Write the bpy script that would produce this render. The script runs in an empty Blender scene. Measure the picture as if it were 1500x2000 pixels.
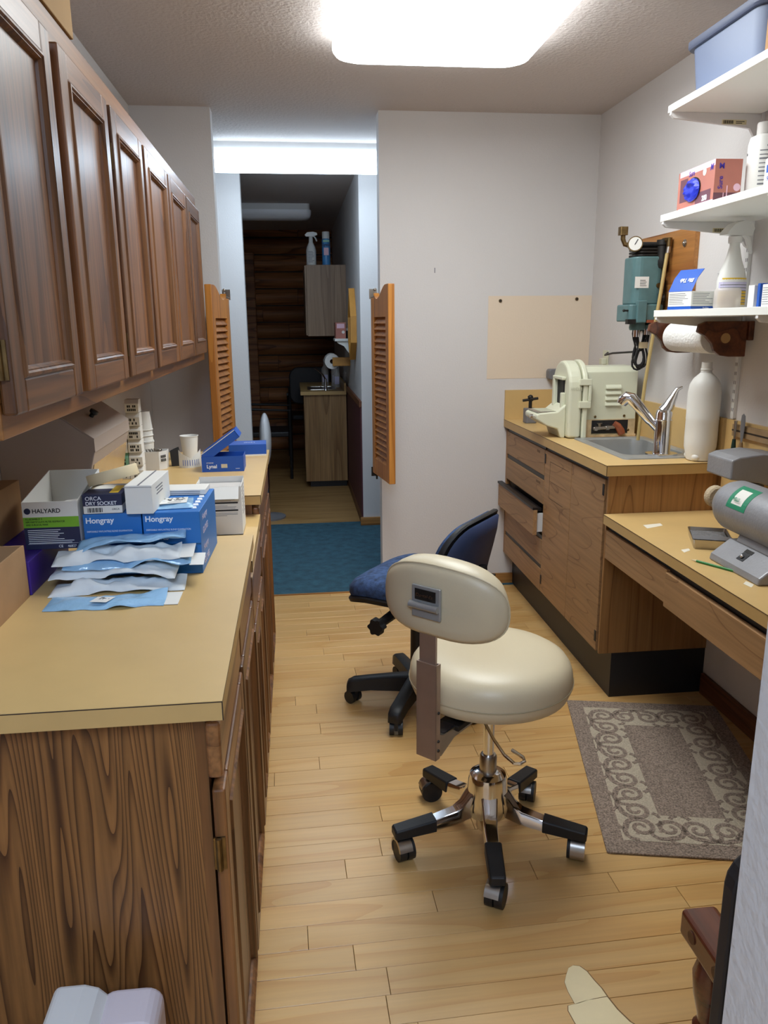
import bpy, bmesh, math, random
from mathutils import Vector, Matrix
random.seed(7)
S = bpy.context.scene
C = S.collection
PI = math.pi
# ------------------------------------------------------------------ camera, world, exposure
cd = bpy.data.cameras.new('camera'); cam = bpy.data.objects.new('camera', cd); C.objects.link(cam); S.camera = cam
cd.sensor_fit = 'VERTICAL'; cd.sensor_height = 36; cd.lens = 1522/2000*36; cd.clip_start = .02
cam.matrix_world = Matrix(((.9936, .0353, -.1077, 0), (-.1129, .2335, -.9658, 0), (-.009, .9717, .236, 1.44), (0, 0, 0, 1)))
w = bpy.data.worlds.new('world'); S.world = w; w.use_nodes = True
w.node_tree.nodes['Background'].inputs[0].default_value = (.6, .7, 1, 1)
w.node_tree.nodes['Background'].inputs[1].default_value = .05
S.view_settings.view_transform = 'Standard'; S.view_settings.look = 'None'; S.view_settings.gamma = 1
S.view_settings.use_curve_mapping = False
S.view_settings.exposure = 0.2
MAIN_LAMP = 10.5; HALL_LAMP = 11.0; REAR_LAMP = 19.0

# ------------------------------------------------------------------ materials
def lin(c):
    return tuple(((v/255)/12.92 if v/255 <= .04045 else ((v/255+.055)/1.055)**2.4) for v in c) + (1,)
MATS = {}
def M(name, col, rough=.5, metal=0, bump=0, bscale=150, var=0, vscale=4, emit=0, alpha=1, trans=0, coat=0, spec=None, ecol=None, sss=0):
    if name in MATS: return MATS[name]
    m = bpy.data.materials.new(name); m.use_nodes = True; nt = m.node_tree; b = nt.nodes['Principled BSDF']
    MATS[name] = m
    b.inputs['Base Color'].default_value = lin(col); b.inputs['Roughness'].default_value = rough; b.inputs['Metallic'].default_value = metal
    if spec is not None: b.inputs['Specular IOR Level'].default_value = spec
    if coat: b.inputs['Coat Weight'].default_value = coat; b.inputs['Coat Roughness'].default_value = .15
    if trans: b.inputs['Transmission Weight'].default_value = trans
    if sss: b.inputs['Subsurface Weight'].default_value = sss; b.inputs['Subsurface Radius'].default_value = (.02, .02, .02)
    if alpha < 1: b.inputs['Alpha'].default_value = alpha
    if emit:
        b.inputs['Emission Color'].default_value = ecol or lin(col); b.inputs['Emission Strength'].default_value = emit
    tc = nt.nodes.new('ShaderNodeTexCoord')
    if var:
        n = nt.nodes.new('ShaderNodeTexNoise'); n.inputs['Scale'].default_value = vscale; n.inputs['Detail'].default_value = 5
        nt.links.new(tc.outputs['Object'], n.inputs['Vector'])
        r = nt.nodes.new('ShaderNodeValToRGB'); c = lin(col)
        r.color_ramp.elements[0].position = .3; r.color_ramp.elements[1].position = .72
        r.color_ramp.elements[0].color = tuple(v*(1-var) for v in c[:3])+(1,); r.color_ramp.elements[1].color = tuple(min(1, v*(1+var)) for v in c[:3])+(1,)
        nt.links.new(n.outputs['Fac'], r.inputs[0]); nt.links.new(r.outputs[0], b.inputs['Base Color'])
    if bump:
        n = nt.nodes.new('ShaderNodeTexNoise'); n.inputs['Scale'].default_value = bscale; n.inputs['Detail'].default_value = 4
        nt.links.new(tc.outputs['Object'], n.inputs['Vector'])
        bp = nt.nodes.new('ShaderNodeBump'); bp.inputs['Strength'].default_value = bump; bp.inputs['Distance'].default_value = .01
        nt.links.new(n.outputs['Fac'], bp.inputs['Height']); nt.links.new(bp.outputs[0], b.inputs['Normal'])
    return m

def wood(name, base, dark, light, axis='z', scale=5, stretch=.1, rings=9, rough=.45, line=.28, fine=.35, coat=0, rnd=.25, fscale=90, det=1.2):
    m = bpy.data.materials.new(name); m.use_nodes = True; nt = m.node_tree; N = nt.nodes; L = nt.links; b = N['Principled BSDF']; MATS[name] = m
    b.inputs['Roughness'].default_value = rough
    if coat: b.inputs['Coat Weight'].default_value = coat; b.inputs['Coat Roughness'].default_value = .25
    tc = N.new('ShaderNodeTexCoord'); oi = N.new('ShaderNodeObjectInfo')
    mu = N.new('ShaderNodeMath'); mu.operation = 'MULTIPLY'; mu.inputs[1].default_value = 23
    L.new(oi.outputs['Random'], mu.inputs[0])
    ad = N.new('ShaderNodeVectorMath'); ad.operation = 'ADD'; L.new(tc.outputs['Object'], ad.inputs[0]); L.new(mu.outputs[0], ad.inputs[1])
    def mapped(sc, st):
        mp = N.new('ShaderNodeMapping'); v = [sc]*3; v['xyz'.index(axis)] = sc*st; mp.inputs['Scale'].default_value = v
        L.new(ad.outputs[0], mp.inputs['Vector']); return mp
    a = N.new('ShaderNodeTexNoise'); a.inputs['Scale'].default_value = 1; a.inputs['Detail'].default_value = det
    L.new(mapped(scale, stretch).outputs[0], a.inputs['Vector'])
    k = N.new('ShaderNodeMath'); k.operation = 'MULTIPLY'; k.inputs[1].default_value = rings; L.new(a.outputs['Fac'], k.inputs[0])
    fr = N.new('ShaderNodeMath'); fr.operation = 'FRACT'; L.new(k.outputs[0], fr.inputs[0])
    rp = N.new('ShaderNodeValToRGB'); e = rp.color_ramp.elements
    e[0].position = 0; e[0].color = lin(dark); e[1].position = line; e[1].color = lin(base)
    x = e.new(.8); x.color = lin(light); x = e.new(1); x.color = lin(base)
    L.new(fr.outputs[0], rp.inputs[0])
    f = N.new('ShaderNodeTexNoise'); f.inputs['Scale'].default_value = 1; f.inputs['Detail'].default_value = 4
    L.new(mapped(fscale, .035).outputs[0], f.inputs['Vector'])
    fm = N.new('ShaderNodeMapRange'); fm.inputs[1].default_value = .3; fm.inputs[2].default_value = .7; fm.inputs[3].default_value = 1-fine; fm.inputs[4].default_value = 1+fine*.45
    L.new(f.outputs['Fac'], fm.inputs[0])
    rr = N.new('ShaderNodeMapRange'); rr.inputs[3].default_value = 1-rnd; rr.inputs[4].default_value = 1+rnd*.6; L.new(oi.outputs['Random'], rr.inputs[0])
    m2 = N.new('ShaderNodeMath'); m2.operation = 'MULTIPLY'; L.new(fm.outputs[0], m2.inputs[0]); L.new(rr.outputs[0], m2.inputs[1])
    mx = N.new('ShaderNodeVectorMath'); mx.operation = 'SCALE'; L.new(rp.outputs[0], mx.inputs[0]); L.new(m2.outputs[0], mx.inputs['Scale'])
    L.new(mx.outputs[0], b.inputs['Base Color'])
    bp = N.new('ShaderNodeBump'); bp.inputs['Strength'].default_value = .12; bp.inputs['Distance'].default_value = .002
    L.new(f.outputs['Fac'], bp.inputs['Height']); L.new(bp.outputs[0], b.inputs['Normal'])
    return m

WALL = M('wall_paint', (212, 208, 206), .75, bump=.12, bscale=120, var=.015, vscale=2)
CEIL = M('ceiling_texture', (205, 196, 192), .9, bump=.45, bscale=70)
OAKP = wood('oak_panel', (126, 84, 44), (66, 36, 16), (136, 92, 50), 'z', 8, .07, 44, .42, .42, .34, rnd=.02, det=1.8)
OAKF = wood('oak_frame', (122, 78, 42), (88, 52, 26), (136, 90, 50), 'z', 9, .06, 5, .38, .3, .45, coat=.15)
OAKD = wood('oak_door_panel', (124, 80, 48), (90, 54, 30), (134, 90, 56), 'z', 6, .08, 8, .4, .3, .5, coat=.18, fscale=140)
OAKR = wood('oak_rail', (150, 96, 44), (112, 66, 28), (164, 110, 56), 'y', 9, .06, 5, .4, .3, .35, coat=.1)
OAKH = wood('oak_horizontal', (126, 82, 46), (92, 55, 28), (138, 92, 54), 'y', 9, .06, 5, .36, .3, .4, coat=.25)
LOUV = wood('louvre_wood', (190, 124, 52), (164, 100, 38), (200, 134, 60), 'z', 9, .05, 4, .42, .3, .22, rnd=.08)
LOUVS = wood('louvre_slat_wood', (172, 110, 46), (150, 90, 34), (182, 120, 54), 'y', 9, .05, 4, .42, .3, .2, rnd=.12)
TEAK = wood('teak_laminate_front', (162, 124, 84), (126, 90, 58), (166, 128, 88), 'y', 6.5, .14, 10, .5, .07, .2, rnd=.05, det=1.0)
TEAKV = wood('teak_laminate_end', (150, 106, 60), (112, 74, 38), (160, 116, 68), 'z', 7, .08, 7, .45, .12, .22, rnd=.05)
MAPLE = wood('maple_plank', (208, 164, 102), (200, 152, 90), (212, 170, 110), 'x', 7, .10, 5, .36, .3, .07, coat=.25, rnd=.07)
FARFLOOR = wood('laminate_floor', (186, 146, 92), (160, 118, 66), (194, 154, 100), 'x', 7, .1, 5, .4, .3, .15)
LOGW = wood('log_wood', (158, 100, 58), (110, 64, 34), (172, 114, 68), 'x', 6, .1, 6, .6, .3, .35, rnd=.25)
PLYW = wood('plywood', (168, 112, 56), (132, 78, 34), (178, 124, 68), 'y', 7, .08, 8, .5, .25, .25)
GREYW = wood('grey_laminate', (150, 122, 96), (128, 100, 76), (158, 130, 104), 'z', 8, .06, 5, .5, .3, .2, rnd=.05)
BROWNW = wood('brown_stained_wood', (92, 48, 26), (66, 32, 16), (102, 56, 32), 'y', 8, .1, 4, .4)
BASEW = wood('baseboard_wood', (176, 122, 62), (150, 98, 44), (184, 132, 72), 'x', 8, .06, 4, .45)
DBASE = wood('dark_baseboard_wood', (112, 66, 40), (90, 50, 30), (120, 74, 46), 'y', 8, .06, 4, .5)
CHAIRW = wood('mahogany', (98, 48, 30), (66, 28, 16), (112, 58, 38), 'y', 10, .1, 4, .25, coat=.5)
COUNT = M('mustard_laminate', (208, 174, 116), .38, var=.04, vscale=9)
COUNTE = M('mustard_laminate_edge', (190, 156, 100), .45, var=.05, vscale=12)
SEAM = M('dark_seam', (48, 34, 22), .7)
BLACK = M('black_plastic', (24, 24, 26), .5, bump=.05, bscale=300)
KICK = M('black_kick_vinyl', (30, 29, 32), .45)
RECESS = M('dark_pull_rail', (26, 22, 22), .4)
WHITEP = M('white_plastic', (226, 224, 220), .4)
WMEL = M('white_melamine', (238, 238, 232), .45)
WMET = M('white_enamel', (222, 220, 218), .4)
CHROME = M('chrome', (225, 225, 228), .1, 1)
STEEL = M('brushed_steel', (182, 176, 168), .3, 1, var=.08, vscale=30)
BRONZE = M('brushed_arm_steel', (206, 190, 178), .55, 1, var=.06, vscale=20)
BRASS = M('aged_brass', (124, 102, 68), .42, 1, var=.25, vscale=60)
CREAM = M('cream_vinyl', (208, 194, 164), .38, bump=.04, bscale=260, var=.02, vscale=6)
CREAMS = M('cream_seam', (176, 162, 132), .5)
NAVY = M('navy_shell', (46, 62, 100), .55, var=.1, vscale=7)
NAVYF = M('navy_speckled_fabric', (52, 74, 112), .9, bump=.3, bscale=300, var=.6, vscale=48)
PAPER = M('white_card', (228, 226, 220), .7)
PAPERG = M('grey_card', (196, 192, 188), .75)
CARD = M('brown_cardboard', (170, 132, 92), .85, bump=.05, bscale=60, var=.06, vscale=20)
CARDB = M('beige_cardboard', (176, 142, 96), .85, var=.05, vscale=10)
INK = M('black_ink', (22, 22, 26), .6)
GINK = M('grey_ink', (120, 120, 126), .7)
WINK = M('white_ink', (236, 240, 246), .6)
HBLUE = M('glove_box_blue', (30, 112, 190), .45)
LBLUE = M('royal_blue_card', (24, 82, 176), .45)
NAVYC = M('navy_card', (26, 34, 70), .5)
GREENC = M('lime_green_card', (120, 178, 42), .5)
POUCHB = M('blue_film', (150, 192, 226), .16, var=.08, vscale=14, spec=.8, bump=.25, bscale=45)
POUCHW = M('sterile_paper', (226, 230, 230), .7, bump=.1, bscale=60)
PURPLE = M('purple_card', (58, 30, 130), .45)
BEIGEM = M('beige_enamel', (176, 160, 148), .5, var=.03, vscale=5)
TEALM = M('teal_enamel', (86, 118, 120), .45, var=.12, vscale=18)
IRON = M('dark_iron', (52, 50, 48), .5, .7, var=.25, vscale=30)
CREAMM = M('cream_enamel', (214, 214, 190), .38, var=.03, vscale=7)
RUST = M('rusty_metal', (160, 112, 74), .8, var=.35, vscale=45)
COPPER = M('copper_fitting', (168, 98, 70), .5, .6, var=.2, vscale=40)
GREYM = M('grey_hammered_enamel', (148, 148, 152), .42, .25, bump=.12, bscale=120, var=.08, vscale=12)
GREYD = M('grey_enamel_dark', (120, 120, 124), .5, .2, bump=.1, bscale=120)
HDPE = M('milky_polyethylene', (232, 230, 224), .42, sss=.4)
FROST = M('frosted_plastic', (214, 206, 200), .35, alpha=.62)
CLEAR = M('clear_plastic', (225, 228, 230), .12, alpha=.3)
TOWEL = M('paper_towel', (236, 234, 230), .9, bump=.5, bscale=95)
CARPET = M('blue_carpet', (46, 84, 100), .95, bump=.8, bscale=90, var=.3, vscale=18)
RUGG = M('taupe_pile', (160, 140, 124), .95, bump=.9, bscale=230, var=.55, vscale=190)
RUGC = M('cream_pile', (206, 190, 166), .95, bump=.9, bscale=230, var=.14, vscale=150)
GREYT = M('grey_storage_plastic', (108, 120, 148), .4)
GREYR = M('grey_storage_rim', (84, 92, 116), .45)
BURG = M('burgundy_paint', (84, 38, 46), .6)
LAMP = M('lamp_diffuser', (250, 255, 252), .5, emit=MAIN_LAMP, ecol=(.93, .985, 1, 1))
LAMPH = M('hall_lamp_diffuser', (250, 255, 255), .5, emit=HALL_LAMP, ecol=(.66, .83, 1, 1))
LAMPR = M('rear_lamp_diffuser', (250, 255, 255), .5, emit=REAR_LAMP, ecol=(.58, .75, 1, 1))
LAMPOFF = M('unlit_diffuser', (240, 240, 244), .3)
TAPE = M('masking_tape', (222, 204, 166), .7)
PLEXIR = M('plexi_counter_reflection', (186, 150, 98), .12, var=.1, vscale=5)  # plexiglass; the counter's tan reflection is put into its base colour
GLASSY = M('tube_amber_hose', (190, 166, 110), .3)
PINKB = M('mauve_card', (178, 112, 98), .45, var=.12, vscale=9)
PINKL = M('pink_card', (232, 190, 206), .5)
NITRILE = M('blue_nitrile', (36, 52, 190), .4)
YELLOW = M('yellow_label', (228, 186, 48), .5)
LAVEND = M('lavender_label', (206, 200, 226), .5)
MAUVED = M('dark_mauve', (104, 64, 76), .5)
PALEB = M('bare_pale_wood', (234, 216, 172), .55, var=.05, vscale=14)
PATCH = M('cream_primer', (224, 206, 184), .75, bump=.1, bscale=120)
FELT = M('buff_wheel_felt', (186, 168, 140), .95, bump=.5, bscale=150)
PUM = M('pumice_powder', (112, 110, 110), .95, bump=.7, bscale=90, var=.2, vscale=60)
PENG = M('green_pencil', (40, 128, 62), .4)
GREENL = M('green_label', (34, 132, 96), .45)
MINT = M('mint_plastic', (132, 190, 164), .4)
SPRAYB = M('spray_can_blue', (70, 140, 200), .35)
RUSTC = M('rust_stained_enamel', (196, 172, 134), .6, var=.3, vscale=22)
SINKS = M('sink_steel', (166, 167, 166), .36, .4, var=.05, vscale=25)
DARKV = M('dark_vinyl', (30, 28, 32), .5)

# ------------------------------------------------------------------ mesh helpers
class MB:
    def __init__(s): s.v = []; s.f = []; s.mi = []; s.cur = 0
    def add(s, v, f):
        o = len(s.v); s.v += [tuple(p) for p in v]; s.f += [tuple(i+o for i in q) for q in f]; s.mi += [s.cur]*len(f); return s
    def box(s, x0, x1, y0, y1, z0, z1):
        return s.add([(x0,y0,z0),(x1,y0,z0),(x1,y1,z0),(x0,y1,z0),(x0,y0,z1),(x1,y0,z1),(x1,y1,z1),(x0,y1,z1)],
                     [(0,3,2,1),(4,5,6,7),(0,1,5,4),(1,2,6,5),(2,3,7,6),(3,0,4,7)])
    def prism(s, poly, axis, a0, a1):
        n = len(poly)
        def P(p, a): return (a,p[0],p[1]) if axis == 'x' else (p[0],a,p[1]) if axis == 'y' else (p[0],p[1],a)
        v = [P(p, a0) for p in poly]+[P(p, a1) for p in poly]
        return s.add(v, [tuple(range(n))[::-1], tuple(range(n, 2*n))]+[(i, (i+1) % n, n+(i+1) % n, n+i) for i in range(n)])
    def rings(s, rs, closed=False, caps=True):
        n = len(rs[0]); v = [p for r in rs for p in r]; f = []
        for j in range(len(rs)-1+(1 if closed else 0)):
            a = j*n; b = ((j+1) % len(rs))*n
            f += [(a+i, a+(i+1) % n, b+(i+1) % n, b+i) for i in range(n)]
        if caps and not closed: f += [tuple(range(n))[::-1], tuple(range((len(rs)-1)*n, len(rs)*n))]
        return s.add(v, f)
    def cyl(s, p0, p1, r0, r1=None, n=16):
        r1 = r0 if r1 is None else r1
        return s.tube([p0, p1], [r0, r1], n)
    def tube(s, pts, r, n=10, closed=False):
        pts = [Vector(p) for p in pts]; m = len(pts); rs = r if isinstance(r, (list, tuple)) else [r]*m
        out = []; up = None
        for i, p in enumerate(pts):
            if closed: t = pts[(i+1) % m]-pts[i-1]
            else: t = pts[min(i+1, m-1)]-pts[max(i-1, 0)]
            t.normalize()
            if up is None: up = Vector((0,0,1)) if abs(t.z) < .9 else Vector((1,0,0))
            a = up-t*up.dot(t)
            if a.length < 1e-6: a = t.orthogonal()
            a.normalize(); up = a; b = t.cross(a)
            out.append([p+a*(rs[i]*math.cos(2*PI*k/n))+b*(rs[i]*math.sin(2*PI*k/n)) for k in range(n)])
        return s.rings(out, closed)
    def lathe(s, prof, c=(0,0,0), n=24, sx=1, sy=1):
        return s.rings([[(c[0]+r*sx*math.cos(2*PI*k/n), c[1]+r*sy*math.sin(2*PI*k/n), c[2]+z) for k in range(n)] for r, z in prof])
    def ball(s, c, rx, ry=None, rz=None, n=16, m=10):
        ry = ry or rx; rz = rz or rx
        return s.lathe_e([(math.sin(PI*j/m), -math.cos(PI*j/m)) for j in range(m+1)], c, rx, ry, rz, n)
    def lathe_e(s, prof, c, rx, ry, rz, n):
        return s.rings([[(c[0]+max(r, 1e-4)*rx*math.cos(2*PI*k/n), c[1]+max(r, 1e-4)*ry*math.sin(2*PI*k/n), c[2]+z*rz) for k in range(n)] for r, z in prof])
    def xf(s, mat, start=0):
        for i in range(start, len(s.v)): s.v[i] = tuple(mat @ Vector(s.v[i]))
        return s
    def build(s, name, mat, parent=None, bevel=0, smooth=False, seg=2, angle=35, label=None):
        me = bpy.data.meshes.new(name); me.from_pydata(s.v, [], s.f)
        bm = bmesh.new(); bm.from_mesh(me); bmesh.ops.recalc_face_normals(bm, faces=bm.faces); bm.to_mesh(me); bm.free()
        for m in (mat if isinstance(mat, (list, tuple)) else [mat]): me.materials.append(m)
        if s.cur:
            for p, i in zip(me.polygons, s.mi): p.material_index = i
        if smooth:
            me.polygons.foreach_set('use_smooth', [True]*len(me.polygons)); me.set_sharp_from_angle(angle=math.radians(angle))
        o = bpy.data.objects.new(name, me); C.objects.link(o)
        if parent: o.parent = parent
        if bevel:
            b = o.modifiers.new('bevel', 'BEVEL'); b.width = bevel; b.segments = seg; b.limit_method = 'ANGLE'; b.angle_limit = math.radians(40)
        if label: o['label'] = label
        return o
def rrect(x0, x1, y0, y1, r, n=5):
    out = []
    for cx, cy, a in ((x1-r, y1-r, 0), (x0+r, y1-r, 90), (x0+r, y0+r, 180), (x1-r, y0+r, 270)):
        out += [(cx+r*math.cos(math.radians(a+90*k/n)), cy+r*math.sin(math.radians(a+90*k/n))) for k in range(n+1)]
    return out
def R_(ax, ay=0, az=0): return (Matrix.Rotation(az, 4, 'Z') @ Matrix.Rotation(ay, 4, 'Y') @ Matrix.Rotation(ax, 4, 'X'))
def box(name, mat, parent, *a, bevel=0, label=None): return MB().box(*a).build(name, mat, parent, bevel, label=label)
def thing(name, label, cat, loc=(0,0,0), rz=0, group=None):
    o = bpy.data.objects.new(name, None); C.objects.link(o); o.location = loc; o.rotation_euler = (0,0,rz); o.empty_display_size = .05
    return tag(o, label, cat, group)
def tag(o, label, cat, group=None):
    o['label'] = label; o['category'] = cat
    if group: o['group'] = group
    return o
def struct(o): o['kind'] = 'structure'; return o
TEXTS = []
def text(s, size, mat, parent, loc, rot=(0,0,0), sx=1, name='lettering', align='LEFT', shear=0, bold=0):
    cu = bpy.data.curves.new(name, 'FONT'); cu.body = s; cu.size = size; cu.align_x = align; cu.extrude = .00015; cu.shear = shear; cu.offset = bold
    o = bpy.data.objects.new(name, cu); C.objects.link(o); TEXTS.append((o, mat, parent, loc, rot, sx))
def flush_texts():
    dg = bpy.context.evaluated_depsgraph_get()
    for o, mat, parent, loc, rot, sx in TEXTS:
        me = bpy.data.meshes.new_from_object(o.evaluated_get(dg)); nm = o.name.split('.')[0]
        cu = o.data; bpy.data.objects.remove(o); bpy.data.curves.remove(cu)
        me.materials.clear(); me.materials.append(mat)
        t = bpy.data.objects.new(nm, me); C.objects.link(t); t.parent = parent; t.location = loc; t.rotation_euler = rot; t.scale = (sx, 1, 1)
FY = (PI/2, 0, 0); FXN = (PI/2, 0, -PI/2); FXP = (PI/2, 0, PI/2)   # text facing -y, -x, +x
def lines_y(parent, x0, x1, z0, z1, y, n, mat=GINK, h=.45, seed=0, name='print'):
    "rows of unreadably small print on a face that looks towards -y"
    rnd = random.Random(seed); b = MB(); st = (z1-z0)/n
    for i in range(n):
        z = z1-st*(i+1)+st*.25; b.box(x0, x0+(x1-x0)*rnd.uniform(.6, 1), y-.0003, y, z, z+st*h)
    return b.build(name, mat, parent)
def lines_x(parent, y0, y1, z0, z1, x, n, mat=GINK, h=.45, seed=0, name='print', side=-1):
    rnd = random.Random(seed); b = MB(); st = (z1-z0)/n
    for i in range(n):
        z = z1-st*(i+1)+st*.25; e = y0+(y1-y0)*rnd.uniform(0, .4); b.box(min(x, x+side*.0003), max(x, x+side*.0003), e, y1, z, z+st*h)
    return b.build(name, mat, parent)

# ------------------------------------------------------------------ the setting
H = 2.44
fl = struct(box('floor', SEAM, None, -1.7, 1.75, -2.75, 4.062, -.11, -.012))
sl = math.atan(.0196); pw = .0765; r = 0
random.seed(11)
bm_by_len = {}
y = -.2
cs, sn = math.cos(sl), math.sin(sl)
row = 0
while y < 4.14:
    x = -.32-random.uniform(0, .5)
    while x < 1.6:
        L = random.choice([.36, .48, .6, .72, .84, .96, .54])
        x1 = min(x+L, 1.66)
        # clip the far ends against the carpet edge and the walls
        cx, cy = (x+x1)/2, y+pw/2
        if not (y+1.6*sn > 4.075):
            me = bm_by_len.get(round(x1-x, 3))
            if not me:
                hx = (x1-x)/2-.0006; hy = pw/2-.0006
                b = MB(); b.rings([[(-hx,-hy,-.012),(hx,-hy,-.012),(hx,hy,-.012),(-hx,hy,-.012)], [(-hx,-hy,-.0006),(hx,-hy,-.0006),(hx,hy,-.0006),(-hx,hy,-.0006)], [(-hx+.0006,-hy+.0006,0),(hx-.0006,-hy+.0006,0),(hx-.0006,hy-.0006,0),(-hx+.0006,hy-.0006,0)]])
                o = b.build('plank', MAPLE, fl); me = o.data; bm_by_len[round(x1-x, 3)] = me
            else:
                o = bpy.data.objects.new('plank', me); C.objects.link(o); o.parent = fl
            o.location = (cx*cs-cy*sn, cx*sn+cy*cs, 0); o.rotation_euler = (0, 0, sl)
        x = x1
    y += pw; row += 1
# worn spot where the finish has come away from three boards
def worn(pts):
    cx_ = sum(p[0] for p in pts)/len(pts); cy_ = sum(p[1] for p in pts)/len(pts)
    MB().prism([(cx_+(p[0]-cx_)*1.05+.001, cy_+(p[1]-cy_)*1.02) for p in pts], 'z', -.0005, .0002).build('worn_edge', M('worn_dark_edge', (120, 88, 48), .7), fl)
    MB().prism(pts, 'z', -.0005, .0004).build('bare_patch', PALEB, fl, label='pale bare spot where the finish has peeled')
worn([(.556,1.336),(.552,1.37),(.553,1.395),(.562,1.412),(.575,1.432),(.588,1.438),(.602,1.434),(.613,1.418),(.620,1.392),(.628,1.370),(.632,1.348),(.6,1.345)])
worn([(.545,1.262),(.54,1.29),(.536,1.322),(.54,1.334),(.58,1.342),(.632,1.346),(.641,1.312),(.655,1.28),(.662,1.272),(.6,1.266)])
worn([(.58,1.2),(.575,1.262),(.62,1.266),(.684,1.27),(.694,1.245),(.70,1.2)])
struct(box('floor_rear_room', MAPLE, None, -1.7, 1.75, -2.75, -.17, -.012, -.0005))
struct(box('floor_far_room', FARFLOOR, None, -2.2, 1.6, 5.61, 9.3, -.1, 0))
cp = struct(box('carpet', CARPET, None, -1.5, 1.6, 4.064, 5.61, -.1, .004))
MB().box(-.356, .447, 4.052, 4.066, -.01, .005).build('edge_strip', BASEW, cp)
struct(box('ceiling', CEIL, None, -2.3, 1.8, -2.8, 9.4, H, H+.1))
wl = struct(box('wall_left', WALL, None, -.85, -.73, .44, 4.2, 0, H))
wr = struct(box('wall_right', WALL, None, 1.568, 1.68, .44, 4.2, 0, H))
struct(box('wall_back_left', WALL, None, -.73, -.356, 4.1, 4.2, 0, H))
wb = struct(box('wall_back_right', WALL, None, .447, 1.568, 4.1, 4.2, 0, H))
MB().box(1.012, 1.567, 4.0985, 4.1, 1.145, 1.57).build('primer_patch', PATCH, wb, label='cream unpainted rectangle left on the wall')
for hx, hz in ((1.075, 1.545), (1.485, 1.552)):
    a = MB().cyl((hx, 4.0945, hz), (hx, 4.1, hz), .009, n=12).build('wall_anchor', BRASS, wb)
    MB().cyl((hx, 4.0935, hz), (hx, 4.0948, hz), .005, n=10).build('hole', INK, a)
MB().box(.727, .731, 4.098, 4.1, 1.685, 1.71).build('scuff', GINK, wb)
wf = struct(box('wall_front_right', WALL, None, .297, 1.68, .32, .44, 0, H))
struct(box('wall_front_left', WALL, None, -.85, -.62, .32, .44, 0, H))
struct(box('wall_hall_left', WALL, None, -1.6, -.312, 5.5, 5.6, 0, H))
struct(box('wall_hall_right', WALL, None, .462, 1.7, 5.5, 5.6, 0, H))
struct(box('wall_hall_end_left', WALL, None, -1.6, -1.5, 4.1, 5.6, 0, H))
struct(box('wall_hall_end_right', WALL, None, 1.6, 1.7, 4.2, 5.6, 0, H))
struct(box('wall_hall_near_left', WALL, None, -1.6, -.85, 4.1, 4.2, 0, H))
fr = struct(box('wall_far_right', WALL, None, .462, .58, 5.6, 9.2, 0, H))
box('wainscot', BURG, fr, .452, .462, 5.505, 9.15, .07, .86)
box('chair_rail', DBASE, fr, .444, .462, 5.5, 9.15, .86, .905, bevel=.003)
box('base_trim', DBASE, fr, .448, .462, 5.5, 9.15, .004, .07, bevel=.003)
struct(box('wall_far_left', WALL, None, -2.3, -2.2, 5.6, 9.3, 0, H))
lw = struct(box('wall_far_logs', SEAM, None, -2.2, .6, 9.15, 9.3, 0, H))
lz = 0
random.seed(3)
for i in range(14):
    hgt = .2 if i else .2
    z0 = lz; lz += .182
    if z0 > 2.4: break
    cuts = [-2.2, random.uniform(-1.4, -.6), random.uniform(-.35, .3), .46] if i % 2 else [-2.2, random.uniform(-1, -.2), .46]
    for a, b_ in zip(cuts, cuts[1:]):
        pr = [(9.15-.055*math.sin(PI*k/8), z0+.182*k/8) for k in range(9)]
        MB().prism([(9.16, z0)]+pr[1:-1]+[(9.16, z0+.182)], 'x', a+.002, b_-.002).build('log', LOGW, lw, smooth=True)
box('log_post', LOGW, lw, -.52, -.40, 9.02, 9.15, 0, 2.2, bevel=.01)
# room behind the camera, open to this one through the doorway
struct(box('wall_rear_left', WALL, None, -1.8, -1.7, -2.75, .44, 0, H))
struct(box('wall_rear_right', WALL, None, 1.7, 1.8, -2.75, .44, 0, H))
struct(box('wall_rear_back', WALL, None, -1.8, 1.8, -2.85, -2.75, 0, H))
struct(box('wall_rear_near_left', WALL, None, -1.7, -.85, .32, .44, 0, H))
# baseboards
struct(box('baseboard_back', BASEW, None, .447, 1.183, 4.086, 4.1, 0, .062, bevel=.003))
struct(box('baseboard_hall', BASEW, None, .44, 1.5, 5.484, 5.4995, .004, .064, bevel=.003))
struct(box('baseboard_right', DBASE, None, 1.552, 1.568, .45, 2.685, 0, .085, bevel=.003))
# ------------------------------------------------------------------ lamps
def ceiling_light(label, x0, x1, y0, y1, zb, mat, r=.09, panz=.028):
    t = thing('ceiling_light', label, 'light', ((x0+x1)/2, (y0+y1)/2, H))
    hx, hy = (x1-x0)/2, (y1-y0)/2; d = H-zb
    MB().prism(rrect(-hx+.012, hx-.012, -hy+.012, hy-.012, r*.6), 'z', -panz, 0).build('pan', WMET, t)
    rs = []
    for ins, z in ((0, -panz), (0, -d*.62), (.012, -d*.84), (.035, -d*.95), (.08, -d)):
        rs.append([(x, y_, z) for x, y_ in rrect(-hx+ins, hx-ins, -hy+ins, hy-ins, max(.02, r-ins*.4))])
    MB().rings(rs).build('diffuser', mat, t, smooth=True, angle=50)
    return t
ceiling_light('large glowing white pillow diffuser light on the main room ceiling', .175, .905, 1.92, 3.195, 2.36, LAMP)
ceiling_light('glowing wraparound fluorescent light across the hallway ceiling beyond the opening', -.47, .75, 4.80, 5.10, 2.31, LAMPH, r=.05, panz=.05)
lo = ceiling_light('unlit grey tube light on the ceiling of the dark far room', -1.0, .19, 7.13, 7.33, 2.31, LAMPOFF, r=.05, panz=.05)
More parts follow.
